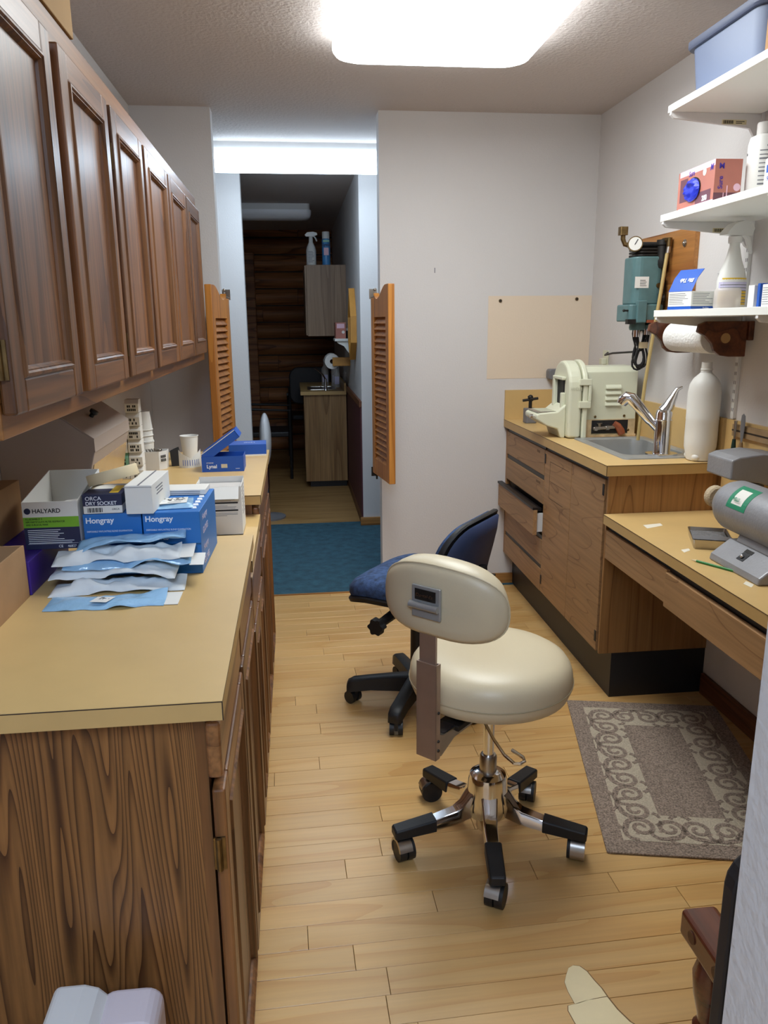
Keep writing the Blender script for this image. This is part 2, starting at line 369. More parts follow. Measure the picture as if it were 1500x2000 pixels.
ceiling_light('glowing ceiling light of the room behind the camera', -.45, .3, -1.55, -.3, 2.36, LAMPR)

# ------------------------------------------------------------------ panelled oak doors facing +x
def panel_door(parent, X, y0, y1, z0, z1, sw=.05, hinge=None, th=.02, ajar=0):
    b = MB(); b.box(X-th, X, y0, y0+sw, z0, z1); b.box(X-th, X, y1-sw, y1, z0, z1)
    b.cur = 1; b.box(X-th, X-.0003, y0+sw, y1-sw, z0, z0+sw); b.box(X-th, X-.0003, y0+sw, y1-sw, z1-sw, z1)
    d = b.build('door', [OAKF, OAKH], parent, bevel=.004)
    a0, a1, c0, c1 = y0+sw, y1-sw, z0+sw, z1-sw
    box('panel', OAKD, d, X-th+.002, X-.009, a0-.002, a1+.002, c0-.002, c1+.002)
    def loop(i, x): return [(x, a0+i, c0+i), (x, a1-i, c0+i), (x, a1-i, c1-i), (x, a0+i, c1-i)]
    MB().rings([loop(-.001, X-.001), loop(.002, X+.0035), loop(.006, X+.004), loop(.009, X+.0005), loop(.011, X+.001), loop(.014, X-.004), loop(.016, X-.0095)], caps=False).build('moulding', OAKF, d)
    if hinge is not None:
        for zz in (z0+.075, z1-.11):
            yy = y0 if hinge == 0 else y1; sg = -1 if hinge == 0 else 1
            h = MB(); h.box(X-th-.002, X-.004, min(yy, yy+sg*.004), max(yy, yy+sg*.004), zz-.025, zz+.03); h.cyl((X-th+.006, yy+sg*.006, zz-.025), (X-th+.006, yy+sg*.006, zz+.03), .005, n=10)
            h.build('hinge', BRASS, d, smooth=True)
    return d
wc = thing('wall_cabinet', 'long run of oak wall cabinets with six panelled doors along the left wall', 'cabinet', (-.57, 2.4, 1.283))
off = Vector((-.57, 2.4, 1.283))
def at(o, P): o.location = tuple(Vector(o.location)-Vector(P)); return o
def wcp(o): return at(o, off)
wcp(box('carcass', OAKP, wc, -.7295, -.425, 1.147, 3.72, 1.287, 1.978))
b = MB(); fx0, fx1 = -.425, -.41
b.box(fx0, fx1, 1.144, 3.725, 1.283, 1.335); b.box(fx0, fx1, 1.144, 3.725, 1.90, 1.98)
wcp(b.build('face_rail', OAKR, wc, bevel=.002))
DY = [(1.147, 1.508), (1.56, 1.928), (1.964, 2.335), (2.368, 2.775), (2.797, 3.225), (3.255, 3.665)]
for i, ys in enumerate([1.16] + [(DY[k][1]+DY[k+1][0])/2 for k in range(5)] + [3.69]):
    wcp(box('face_stile', OAKR, wc, fx0, fx1+.0004, ys-.03 if i else 1.144, ys+.03, 1.335, 1.90))
for i, (a, b_) in enumerate(DY):
    wcp(panel_door(wc, -.389, a, b_, 1.317, 1.92, hinge=0 if i % 2 == 0 else 1))
# beige carton on top of the wall cabinets
t = thing('cardboard_box', 'plain tan carton sitting on top of the oak wall cabinets near the ceiling', 'box', (-.55, 1.55, 1.9805))
MB().prism([(-.15,-.2),(.145,-.2),(.145,.2),(-.15,.2)], 'z', 0, .27).build('carton', CARDB, t, bevel=.002)
MB().box(-.02, .03, -.2005, .2005, .2702, .2708).build('tape', TAPE, t)

# ------------------------------------------------------------------ left base cabinets and tops
def base_cab(label, y0, y1, ztop, drawers, doors, dz, end=True, tint=OAKP):
    P = (-.44, (y0+y1)/2, 0); c = thing('base_cabinet', label, 'cabinet', P)
    at(box('carcass', tint, c, -.7295, -.166, y0, y1, 0.0, ztop), P)
    b = MB(); b.box(-.166, -.15, y0, y0+.035, 0.02, ztop); b.box(-.166, -.15, y1-.035, y1, 0.02, ztop); b.cur = 1
    b.box(-.166, -.15, y0+.035, y1-.035, ztop-.02, ztop); b.box(-.166, -.15, y0+.035, y1-.035, dz[0]-.025, dz[0]+.01); b.box(-.166, -.15, y0+.035, y1-.035, .02, .09)
    at(b.build('face_frame', [OAKF, OAKR], c), P)
    for a, e in drawers:
        d = MB().box(-.15, -.128, a, e, dz[0], dz[1]).build('drawer_front', OAKH, c, bevel=.006, seg=3); at(d, P)
        wr_ = MB(); wr_.box(-.14, -.1279, a+.004, e-.004, dz[1]-.006, dz[1]+.0004); wr_.build('worn_edge', M('worn_oak_edge', (186, 158, 130), .6, var=.25, vscale=40), d)
    for i, (a, e) in enumerate(doors):
        d = panel_door(c, -.126, a, e, .065, dz[0]-.018, sw=.055, hinge=i % 2); at(d, P)
    return c
base_cab('nearest oak base cabinet with a bold grained end panel, two drawers and two doors', 1.07, 1.90, .889, [(1.062, 1.475), (1.497, 1.895)], [(1.062, 1.475), (1.497, 1.895)], (.778, .872))
base_cab('lower oak base cabinet between the two taller ones on the left', 1.945, 2.425, .819, [(1.95, 2.42)], [(1.95, 2.18), (2.19, 2.42)], (.67, .80))
base_cab('farthest oak base cabinet on the left, below the blue cartons', 2.445, 3.285, .889, [(2.45, 2.86), (2.872, 3.28)], [(2.45, 2.86), (2.872, 3.28)], (.76, .872))
def top(label, x0, x1, y0, y1, z0, z1, name='countertop'):
    P = ((x0+x1)/2, (y0+y1)/2, z0); t = thing(name, label, 'countertop', P)
    at(box('slab', COUNTE, t, x0, x1, y0, y1, z0, z1-.0012), P)
    at(box('surface', COUNT, t, x0-.0002, x1+.0002, y0-.0002, y1+.0002, z1-.0012, z1), P)
    b = MB(); b.box(x0, x1+.0004, y0-.0004, y1+.0004, z1-.0028, z1-.0012); b.box(x1-.001, x1+.0005, y0-.0005, y0+.001, z0, z1-.0028); at(b.build('edge_seam', SEAM, t), P)
    return t
top('mustard laminate countertop in the left foreground holding the glove cartons', -.7295, -.119, 1.034, 1.935, .8892, .92)
top('lower mustard countertop with the tall white carton, between the two higher left ones', -.7295, -.125, 1.937, 2.443, .8192, .85)
top('far left mustard countertop with the open blue cartons and paper cup', -.7295, -.119, 2.41, 3.315, .8892, .92)

# ------------------------------------------------------------------ louvred swing doors
def louvre(label, hinge, free, z0, z1, side, tilt):
    d = Vector((free[0]-hinge[0], free[1]-hinge[1])); W = d.length; t = thing('louvre_door', label, 'door', (hinge[0], hinge[1], z0), math.atan2(d.y, d.x))
    Hh = z1-z0; T = .016; sw = .052
    box('hinge_stile', LOUV, t, 0, sw, -T, T, 0, Hh-.055, bevel=.003)
    box('free_stile', LOUV, t, W-sw*1.05, W, -T, T, 0, Hh, bevel=.003)
    pf = [(sw, Hh-.15), (W-sw*1.05, Hh-.15), (W-sw*1.05, Hh-.001)]
    n = 14
    for k in range(n+1):
        u = k/n; x = W-sw*1.05-(W-sw*1.05-sw*.9)*u
        z = Hh-.001-.062*math.sin(min(1, u/.72)*PI/2)**2 + (0.03*((u-.72)/.28)**2 if u > .72 else 0)
        pf.append((max(x, sw), z))
    MB().prism(pf, 'y', -T*.9, T*.9).build('top_rail', LOUV, t)
    box('bottom_rail', LOUV, t, sw, W-sw*1.05, -T*.9, T*.9, 0, .085, bevel=.002)
    n = 24; za, zb = .10, Hh-.165
    me = None
    for k in range(n):
        z = za+(zb-za)*k/(n-1)
        if me is None:
            b = MB(); b.box(-(W-2.05*sw)/2+.0005, (W-2.05*sw)/2-.0005, -.021, .021, -.003, .003); b.xf(Matrix.Rotation(tilt, 4, 'X'))
            o = b.build('slat', LOUVS, t); me = o.data
        else:
            o = bpy.data.objects.new('slat', me); C.objects.link(o); o.parent = t
        o.location = (sw+(W-2.05*sw)/2, 0, z)
    for zz, nm in ((Hh-.05, 'top_hinge'), (-.012, 'bottom_hinge')):
        b = MB(); b.box(-.012, .05, -.012, .012, zz, zz+.004); b.cyl((.025, 0, zz-.02), (.025, 0, zz+.035), .005, n=10); b.box(-.016, -.011, -.02, .02, zz-.01, zz+.04); b.ball((.025, 0, zz+.035), .009)
        b.build(nm, STEEL if zz > 0 else IRON, t, smooth=True)
    return t
louvre('right-hand louvred swing door standing open beside the bare wall', (.413, 4.088), (.462, 3.752), .662, 1.618, 1, math.radians(55))
louvre('left-hand louvred swing door standing open beside the oak wall cabinets', (-.328, 4.088), (-.380, 3.752), .662, 1.618, -1, math.radians(-55))

# ------------------------------------------------------------------ right sink cabinet
P = (1.35, 3.4, 0); c = thing('sink_cabinet', 'teak laminate sink cabinet with five drawers, one pulled out, against the right wall', 'cabinet', P)
def cp_(o): return at(o, P)
b = MB(); b.box(1.147, 1.16, 2.702, 4.099, .2, .8895); b.box(1.555, 1.567, 2.702, 4.099, .2, .8895); b.box(1.16, 1.555, 2.702, 2.712, .2, .8895); b.box(1.16, 1.555, 3.40, 4.099, .2, .8895); b.box(1.16, 1.555, 2.712, 3.40, .2, .25)
cp_(b.build('carcass', RECESS, c))
cp_(box('end_panel', TEAKV, c, 1.13, 1.567, 2.69, 2.7018, .188, .8895))
cp_(box('corner_stile', TEAKV, c, 1.128, 1.16, 4.072, 4.099, .188, .87))
k_ = cp_(box('kick', KICK, c, 1.183, 1.567, 2.694, 4.099, 0, .1995))
ZD = [(.748, .868), (.612, .724), (.465, .585), (.318, .438), (.188, .296)]
for i, (z0, z1) in enumerate(ZD):
    X = 1.126 if i != 2 else 1.083
    y0, y1 = 3.428, 4.068
    d = cp_(box('drawer', TEAK, c, X, X+.019, y0, y1, z0, z1, bevel=.0012))
    if i == 2:
        b = MB(); b.box(X+.019, X+.20, y0+.012, y0+.024, z0+.012, z1-.02); b.box(X+.019, X+.20, y1-.024, y1-.012, z0+.012, z1-.02); b.box(X+.019, X+.2, y0+.02, y1-.02, z0+.012, z0+.018)
        b.build('drawer_box', WMET, d)
        b = MB(); b.box(X-.004, X+.022, y0-.0, y1+.006, z1+.001, z1+.012); b.box(X+.002, X+.05, y0+.03, y1-.03, z1-.012, z1+.001); b.build('pull_rail', RECESS, d, bevel=.001)
    elif i in (0, 1, 3, 4):
        b = MB(); b.box(1.131, 1.147, y0, y1, z1, z1+.02); b.build('pull_rail', RECESS, d)
    if i < 2: lines_x(d, y0+.045, y0+.115, z1-.03, z1-.016, X, 1, M('faded_label_ink', (112, 84, 58), .6), .8, i, 'faded_label')
for y0, y1 in ((3.072, 3.422), (2.716, 3.068)):
    d = cp_(box('door', TEAK, c, 1.126, 1.1465, y0, y1, .19, .868, bevel=.0012))
    for zz in (.83, .25):
        yy = y1-.008 if y0 > 3 else y0+.008
        MB().box(1.1235, 1.126, yy-.008, yy+.008, zz-.022, zz+.022).build('hinge', BLACK, d, bevel=.001)
    if y0 > 3:
        b = MB(); X = 1.1256
        b.box(X, X+.0005, 3.10, 3.345, .826, .8275); b.box(X, X+.0005, 3.344, 3.3455, .66, .8275); b.box(X, X+.0005, 3.16, 3.345, .66, .6615); b.box(X, X+.0005, 3.125, 3.345, .738, .739)
        b.build('scored_line', SEAM, d)
cp_(box('top_rail', RECESS, c, 1.135, 1.147, 2.702, 4.099, .868, .8893))
# counter with a cut-out for the sink
P = (1.34, 3.39, .89); t = thing('countertop', 'mustard countertop holding the steel sink and cream trimmer', 'countertop', P)
sx0, sx1, sy0, sy1 = 1.262, 1.515, 2.86, 3.30
b = MB()
for q in ((1.112, sx0, 2.672, 4.0995), (sx1, 1.5675, 2.672, 4.0995), (sx0, sx1, 2.672, sy0), (sx0, sx1, sy1, 4.0995)): b.box(*q, .89, .9288)
at(b.build('slab', COUNTE, t), P)
b = MB()
for q in ((1.1118, sx0, 2.6718, 4.0995), (sx1, 1.5675, 2.6718, 4.0995), (sx0, sx1, 2.6718, sy0), (sx0, sx1, sy1, 4.0995)): b.box(*q, .9288, .93)
at(b.build('surface', COUNT, t), P)
b = MB(); b.box(1.1115, 1.16, 2.6714, 4.0995, .9274, .9288); b.box(1.16, 1.5675, 2.6714, 2.70, .9274, .9288); b.box(1.1115, 1.113, 2.6714, 2.673, .89, .9274); at(b.build('edge_seam', SEAM, t), P)
t = thing('backsplash', 'mustard laminate backsplash along the right and back walls', 'backsplash', (1.56, 3.0, .75))
at(box('back_strip', COUNT, t, 1.112, 1.5525, 4.0845, 4.0995, .9302, 1.085), (1.56, 3.0, .75))
at(box('side_strip', COUNT, t, 1.553, 1.5675, 2.692, 4.0995, .9302, 1.09), (1.56, 3.0, .75))
at(box('desk_strip', COUNT, t, 1.5535, 1.5675, .7, 2.6712, .7455, 1.09), (1.56, 3.0, .75))
# sink
sk = thing('sink', 'stainless steel bar sink set in the right-hand counter', 'sink', (1.39, 3.08, .93))
at_ = (1.39, 3.08, .93)
def lp(i, z, r): return [(x, y_, z) for x, y_ in rrect(sx0+i, sx1-i, sy0+i, sy1-i, r, 6)]
ol = lambda i, z: [(x, y_, z) for x, y_ in rrect(1.222+i, 1.548-i, 2.775+i, 3.338-i, .02, 6)]
at(MB().rings([ol(0, .9302), ol(.001, .934), ol(.008, .9345)] + [lp(-.004, .934, .05), lp(.002, .929, .05), lp(.006, .90, .05), lp(.012, .80, .045), lp(.03, .785, .04), lp(.07, .782, .03), lp(.125, .781, .0008)], caps=False).build('bowl', SINKS, sk, smooth=True), at_)
at(MB().cyl((1.39, 3.08, .7825), (1.39, 3.08, .785), .03, n=20).build('drain', IRON, sk, smooth=True), at_)
# faucet
fa = thing('faucet', 'chrome single lever faucet with angled spout at the right-hand sink', 'faucet', (1.40, 2.848, .9348))
b = MB(); b.prism(rrect(-.06, .06, -.045, .045, .04), 'z', 0, .006); b.build('base_plate', CHROME, fa, smooth=True)
MB().lathe([(.001, .006), (.034, .006), (.032, .012), (.032, .13), (.033, .134), (.031, .138), (.031, .16), (.026, .172), (.001, .173)], n=24).build('body', CHROME, fa, smooth=True)
MB().tube([(-.004, .0, .085), (-.04, .02, .125), (-.045, .0225, .13), (-.085, .048, .185), (-.108, .06, .212), (-.122, .068, .215), (-.134, .074, .203), (-.14, .077, .19)], [.017, .0165, .0185, .021, .0235, .0245, .023, .019], 16).build('spout', CHROME, fa, smooth=True)
MB().tube([(-.002, 0, .165), (.012, -.003, .185), (.03, -.006, .225), (.04, -.01, .25), (.058, -.014, .258)], [.026, .024, .015, .009, .005], 14).build('lever', CHROME, fa, smooth=True)
# ------------------------------------------------------------------ desk
P = (1.34, 1.7, .706); dk = thing('countertop', 'mustard laminate desk surface holding the grey lathe, lower than the sink counter', 'countertop', P)
at(box('slab', COUNTE, dk, 1.117, 1.553, .72, 2.6885, .709, .7438), P)
at(box('surface', COUNT, dk, 1.1168, 1.553, .72, 2.6887, .7438, .745), P)
at(box('edge_seam', SEAM, dk, 1.1164, 1.553, .72, 2.6888, .7424, .7438), P)
for pts in ([(1.185,2.47),(1.255,2.50),(1.26,2.53),(1.19,2.515)], [(1.17,2.18),(1.2,2.2),(1.205,2.22),(1.175,2.21)], [(1.19,1.85),(1.21,1.87),(1.205,1.9),(1.185,1.88)]):
    at(MB().prism(pts, 'z', .7451, .7454).build('plaster_smear', M('plaster_dust', (226, 218, 200), .9), dk), P)
P = (1.34, 1.7, .56); t = thing('desk_drawer_unit', 'teak laminate drawer unit hanging under the right-hand desk', 'drawer unit', P)
at(box('carcass', RECESS, t, 1.16, 1.552, .74, 2.688, .60, .708), P)
at(box('front_rail', RECESS, t, 1.138, 1.16, .74, 2.688, .68, .7085), P)
for y0, y1, z0, z1, X in ((2.196, 2.682, .578, .686, 1.127), (1.655, 2.186, .572, .682, 1.118), (1.13, 1.645, .578, .686, 1.127)):
    at(box('drawer', TEAK, t, X, X+.018, y0, y1, z0, z1, bevel=.0012), P)
box('end_leg', TEAKV, t, -.2, .21, -.98, -.955, -.56, .148)

# ------------------------------------------------------------------ wall shelves on standards
def standard(y0, lab):
    t = thing('shelf_standard', lab, 'shelf rail', (1.56, y0, 1.1)); at(box('channel', WMET, t, 1.555, 1.5675, y0-.0085, y0+.0085, 1.095, 2.40), (1.56, y0, 1.1))
    b = MB(); z = 1.12
    while z < 2.38: b.box(1.5546, 1.5552, y0-.0055, y0-.003, z, z+.012); b.box(1.5546, 1.5552, y0+.003, y0+.0055, z, z+.012); z += .032
    at(b.build('slot', IRON, t), (1.56, y0, 1.1))
standard(2.645, 'white slotted metal shelf rail on the right wall, near the towel roll')
standard(2.04, 'white slotted metal shelf rail on the right wall, nearer the camera')
SX0, SX1 = 1.243, 1.553
for zt, nm in ((2.119, 'top white wall shelf holding the grey storage tub'), (1.783, 'middle white wall shelf holding the mauve glove carton'), (1.473, 'lowest white wall shelf above the paper towel roll')):
    P = (1.4, 2.0, zt-.022); t = thing('wall_shelf', nm, 'shelf', P)
    at(box('board', WMEL, t, SX0, SX1, 1.30, 2.662, zt-.022, zt, bevel=.001), P)
    for y0 in (2.645, 2.04):
        zb = zt-.0225
        br = at(MB().prism([(1.5545, zb), (SX0+.012, zb), (SX0+.006, zb+.008), (SX0+.002, zb+.008), (SX0+.001, zb-.008), (SX0+.012, zb-.018), (1.48, zb-.04), (1.52, zb-.045), (1.54, zb-.075), (1.5545, zb-.085)], 'y', y0-.006, y0+.006).build('bracket', WMET, t), P)
        s_ = MB().box(1.42, 1.505, y0-.0064, y0-.006, zb-.034, zb-.02).build('price_sticker', M('sticker_paper', (214, 202, 160), .6), br)
        b = MB()
        for k in range(9): b.box(1.425+k*.004, 1.427+k*.004+.001*(k % 2), y0-.0068, y0-.0064, zb-.032, zb-.022)
        b.box(1.468, 1.498, y0-.0068, y0-.0064, zb-.026, zb-.024); b.box(1.468, 1.49, y0-.0068, y0-.0064, zb-.031, zb-.029)
        if y0 > 2.5: b.build('barcode', INK, s_)
# ------------------------------------------------------------------ cream operator stool
st = thing('operator_stool', 'cream vinyl swivel stool with chrome five-star base and kidney backrest', 'stool', (.497, 1.90, 0), -PI/4)
la = [46+45+72*k for k in range(5)]
MB().lathe([(.001,.045),(.028,.045),(.03,.05),(.03,.09),(.062,.10),(.066,.13),(.056,.165),(.054,.20),(.05,.215),(.04,.222),(.03,.226),(.001,.227)], n=28).build('hub', CHROME, st, smooth=True)
MB().lathe([(.001,.22),(.024,.22),(.024,.268),(.021,.275),(.001,.276)], n=24).build('sleeve', STEEL, st, smooth=True)
MB().cyl((0,0,.27),(0,0,.46), .0155, n=20).build('gas_column', CHROME, st, smooth=True)
cast_rot = [20, -40, 60, 15, 200]
for i, a in enumerate(la):
    A = math.radians(a); rot = Matrix.Rotation(A, 4, 'Z')
    rs = []
    for r_, z0, z1, wd in ((.035,.105,.185,.026),(.058,.10,.165,.024),(.078,.092,.138,.0215),(.10,.085,.122,.0205),(.16,.078,.108,.0195),(.272,.071,.094,.0175)):
        rs.append([(r_,-wd,z0),(r_,wd,z0),(r_,wd*.9,z1-.004),(r_,wd*.72,z1),(r_,-wd*.72,z1),(r_,-wd*.9,z1-.004)])
    lg = MB().rings(rs).xf(rot).build('leg', CHROME, st, smooth=True, angle=40)
    rs = [[(r_,-wd,z0),(r_,wd,z0),(r_,wd,z1-.003),(r_,wd-.004,z1),(r_,-wd+.004,z1),(r_,-wd,z1-.003)] for r_, z0, z1, wd in ((.158,.0755,.1115,.0225),(.272,.0695,.0975,.0205),(.277,.0735,.094,.018))]
    MB().rings(rs).xf(rot).build('rubber_cover', BLACK, lg, bevel=.002)
    c0 = rot @ Vector((.25, 0, 0)); T = Matrix.Translation(c0) @ Matrix.Rotation(math.radians(cast_rot[i]), 4, 'Z')
    cs_ = MB().cyl((0,0,.05),(0,0,.072), .008, n=12)
    ring = []
    for xx, rr in ((-.024,.0315),(-.023,.0345),(.015,.0345),(.0155,.0315)):
        ring.append([(xx, -.006+rr*math.cos(math.radians(-35+g*200/12)), .0335+rr*math.sin(math.radians(-35+g*200/12))) for g in range(13)] + [(xx, -.006+(rr-.004)*math.cos(math.radians(165-g*200/12)), .0335+(rr-.004)*math.sin(math.radians(165-g*200/12))) for g in range(13)])
    cs_.rings(ring); ca = cs_.xf(T).build('caster', STEEL, st, smooth=True)
    wh = MB()
    for x0 in (.003, -.022): wh.cyl((x0,-.006,.0325),(x0+.021,-.006,.0325), .0315, n=24)
    wh.xf(T).build('wheel', BLACK, ca, smooth=True)
# seat
R0 = .217
MB().lathe([(.001,.465),(.15,.465),(.19,.468),(.208,.478),(R0,.50),(R0+.002,.515),(R0,.535),(.212,.553),(.2,.57),(.18,.582),(.14,.589),(.07,.592),(.001,.592)], n=48).build('seat', CREAM, st, smooth=True, angle=60)
MB().tube([((R0+.0025)*math.cos(2*PI*k/48), (R0+.0025)*math.sin(2*PI*k/48), .512) for k in range(48)], .0016, 6, closed=True).build('seat_piping', CREAMS, st, smooth=True)
b = MB(); b.box(-.075,.075,-.10,.075,.452,.464); b.box(-.03,.03,-.2,-.05,.440,.455); b.build('seat_plate', IRON, st, bevel=.002)
# back support arm
b = MB(); b.box(-.02,-.016,-.262,-.05,.425,.452); b.box(.016,.02,-.262,-.05,.425,.452); b.box(-.02,.02,-.262,-.05,.425,.429); b.prism([(-.285,.405),(-.262,.40),(-.20,.428),(-.21,.45),(-.25,.452),(-.285,.47)], 'x', -.021,.021)
b.build('bracket', STEEL, st, bevel=.001)
MB().box(-.017,.017,-.245,-.12,.4525,.4545).build('bracket_pad', KICK, st)
b = MB(); b.box(-.029,.029,-.299,-.295,.405,.655); b.box(-.029,-.0265,-.299,-.280,.405,.655); b.box(.0265,.029,-.299,-.280,.405,.655); b.box(-.0265,.0265,-.284,-.280,.42,.655)
up = b.build('back_sleeve', BRONZE, st, bevel=.001)
for zz in (.43, .455, .53): MB().ball((.0295,-.289,zz), .004, n=8, m=6).build('rivet', IRON, up, smooth=True)
MB().prism([(-.294,.60),(-.288,.60),(-.288,.735),(-.303,.80),(-.309,.80),(-.294,.735)], 'x', -.024,.024).build('back_arm', BRONZE, st, bevel=.001)
# kidney backrest, wrapped around the sitter
Rb = .34
def bk(s, z, d):
    ph = s/Rb; s = s+.017; ph = s/Rb; return ((Rb-d)*math.sin(ph), -.277+Rb*(1-math.cos(ph))+d*math.cos(ph), .818+z-.10*abs(s)**1.2-.0+ .5*d)
def outline(inset, n=44):
    out = []
    for k in range(n):
        a = 2*PI*k/n; ca, sa = math.cos(a), math.sin(a)
        s_ = (.170-inset)*math.copysign(abs(ca)**.72, ca); z_ = (.086-inset)*math.copysign(abs(sa)**.8, sa)
        out.append((s_, z_))
    return out
rs = []
for ins, d in ((.08,-.0275),(.04,-.0265),(.016,-.0235),(.004,-.018),(.0,-.012),(-.001,-.004),(0,.006),(.006,.026),(.018,.042),(.042,.052),(.08,.056)):
    rs.append([bk(s_, z_, d) for s_, z_ in outline(ins)])
MB().rings(rs).build('backrest', CREAM, st, smooth=True, angle=60)
MB().tube([bk(s_, z_, -.012) for s_, z_ in outline(-.001)], .0022, 6, closed=True).build('back_piping', CREAM, st, smooth=True)
b = MB(); b.box(-.034,.046,-.311,-.304,.772,.85); hp = b.build('hinge_plate', SINKS, st, bevel=.002)
MB().box(-.024,.034,-.3125,-.311,.816,.842).build('nameplate', IRON, hp)
text('Dental-Ez', .011, STEEL, hp, (-.022, -.3129, .824), FY, 1.1, shear=.3)
b = MB(); b.cyl((-.036,-.316,.803),(.044,-.316,.803), .0085, n=14); b.build('hinge_pin', SINKS, hp, smooth=True)
# height lever with looped end
pts = [(.02,-.06,.458),(.03,-.10,.45),(.115,-.17,.435),(.165,-.205,.428),(.2,-.22,.426),(.212,-.215,.427),(.216,-.2,.428),(.206,-.188,.429),(.17,-.178,.431)]
MB().tube(pts, .0042, 8).build('height_lever', CHROME, st, smooth=True)

# ------------------------------------------------------------------ navy task chair
ch = thing('task_chair', 'navy fabric task chair with black five-star base behind the cream stool', 'chair', (.43, 2.745, 0), math.radians(143))
MB().lathe([(.001,.06),(.035,.06),(.04,.07),(.04,.12),(.03,.13),(.027,.2),(.026,.36),(.001,.365)], n=24).build('hub', BLACK, ch, smooth=True)
for k in range(5):
    A = math.radians(28+72*k); rot = Matrix.Rotation(A, 4, 'Z')
    rs = [[(r_,-wd,z0),(r_,wd,z0),(r_,wd*.92,z1-.006),(r_,wd*.6,z1),(r_,-wd*.6,z1),(r_,-wd*.92,z1-.006)] for r_, z0, z1, wd in ((.02,.06,.125,.03),(.08,.062,.122,.028),(.18,.062,.112,.025),(.245,.055,.104,.025),(.268,.05,.092,.024),(.274,.052,.08,.02))]
    lg = MB().rings(rs).xf(rot).build('leg', BLACK, ch, smooth=True, angle=50)
    T = Matrix.Translation(rot @ Vector((.245,0,0))) @ Matrix.Rotation(A+.9+k, 4, 'Z')
    ca = MB().cyl((0,0,.03),(0,0,.06), .007, n=10).box(-.006,.006,-.024,.012,.02,.05).xf(T).build('caster', BLACK, ch)
    wh = MB()
    for x0 in (-.024, .007): wh.cyl((x0,-.008,.0255),(x0+.017,-.008,.0255), .025, n=20)
    wh.xf(T).build('wheel', BLACK, ca, smooth=True)
b = MB(); b.box(-.10,.09,-.06,.06,.36,.465); b.build('tilt_mechanism', BLACK, ch, bevel=.008)
def seat_ring(ins, z, dz=0):
    return [(x, y_, z-(.05*((x-.08)/.16)**2 if x > .08 else 0)) for x, y_ in rrect(-.19+ins, .225-ins, -.215+ins, .215-ins, .12-ins*.5, 7)]
MB().rings([seat_ring(.03,.455), seat_ring(.005,.462), seat_ring(0,.478), seat_ring(.004,.484)]).build('seat_shell', BLACK, ch, smooth=True)
MB().rings([seat_ring(.008,.485), seat_ring(.003,.50), seat_ring(.004,.525), seat_ring(.02,.542), seat_ring(.05,.55), seat_ring(.09,.553)]).build('seat_cushion', NAVYF, ch, smooth=True, angle=60)
def back_ring(ins, d):
    out = []
    for s_, z_ in rrect(-.205+ins, .205-ins, -.17+ins, .155-ins, .10-ins*.5, 7):
        z_ += .0 - (.12*s_*s_/.2 if z_ > 0 else 0)
        out.append((-.225-.20*z_+d-(.06-(s_/.2)**2*.06)+.03, s_*(1-.22*max(0, -z_/.17)), .632+z_))
    return out
MB().rings([back_ring(.0,-.004), back_ring(-.004,.002), back_ring(-.004,.014), back_ring(.002,.02)]).build('back_trim', BLACK, ch, smooth=True)
MB().rings([back_ring(.012,-.004), back_ring(.016,-.011), back_ring(.06,-.016)]).build('back_shell', NAVY, ch, smooth=True, angle=60)
MB().rings([back_ring(.008,.02), back_ring(.006,.034), back_ring(.02,.045), back_ring(.06,.052)]).build('back_cushion', NAVYF, ch, smooth=True, angle=60)
MB().tube([(-.02,0,.385),(-.18,0,.385),(-.255,0,.40),(-.272,0,.45),(-.262,0,.60)], [.02,.02,.02,.018,.016], 10).build('back_bar', BLACK, ch, smooth=True)
MB().box(-.283,-.258,-.07,.02,.545,.552).build('back_slot', BLACK, ch)
MB().tube([(.0,.04,.43),(.02,.12,.415),(.03,.235,.40)], [.02,.019,.016], 8).build('tilt_arm', BLACK, ch)
kb = MB(); kb.rings([[(.03+.028*(1+.13*math.cos(6*a))*math.cos(a), yy, .398+.028*(1+.13*math.cos(6*a))*math.sin(a)) for a in [2*PI*k/36 for k in range(36)]] for yy in (.232,.262)])
kb.build('tension_knob', BLACK, ch, smooth=True)

# ------------------------------------------------------------------ wooden armchair by the doorway wall
wc_ = thing('wooden_chair', 'dark mahogany chair with low turned-post back at the lower right, behind the near wall', 'chair', (.70, .655, 0))
# the chair faces +x: its back rail runs along y at local x -.18
rl = MB().prism([(-.203,.625),(-.203,.66),(-.198,.663),(-.157,.663),(-.152,.658),(-.152,.628),(-.157,.625)], 'y', -.17, .197).build('back_rail', CHAIRW, wc_, bevel=.008, seg=3)
bb = None
for yy in (.165, .105, -.14): bb = MB().cyl((-.2045, yy, .644), (-.2025, yy, .644), .0085, n=14).build('wood_plug', BROWNW, rl, smooth=True)
for yy in (.155, .06, -.035, -.13):
    MB().lathe([(.001,.452),(.02,.452),(.022,.462),(.018,.475),(.012,.485),(.012,.49),(.019,.50),(.019,.508),(.013,.515),(.015,.53),(.022,.56),(.025,.59),(.019,.615),(.017,.6245),(.001,.6248)], (-.175, yy, 0), 20).build('turned_post', CHAIRW, wc_, smooth=True)
MB().prism(rrect(-.215,.22,-.185,.19,.03), 'z', .405,.452).build('seat', CHAIRW, wc_, bevel=.008, seg=3)
for x_ in (-.18, .19):
    for yy in (-.15, .155):
        MB().lathe([(.001,0),(.014,0),(.018,.06),(.024,.2),(.019,.24),(.024,.26),(.022,.3),(.02,.404),(.001,.4048)], (x_, yy, 0), 16).build('leg', CHAIRW, wc_, smooth=True)
    MB().cyl((x_,-.15,.17),(x_,.155,.17), .011, n=12).build('stretcher', CHAIRW, wc_, smooth=True)
bp_ = thing('black_board', 'tall thin black panel standing upright at the edge of the near wall', 'panel', (.50, .462, 0))
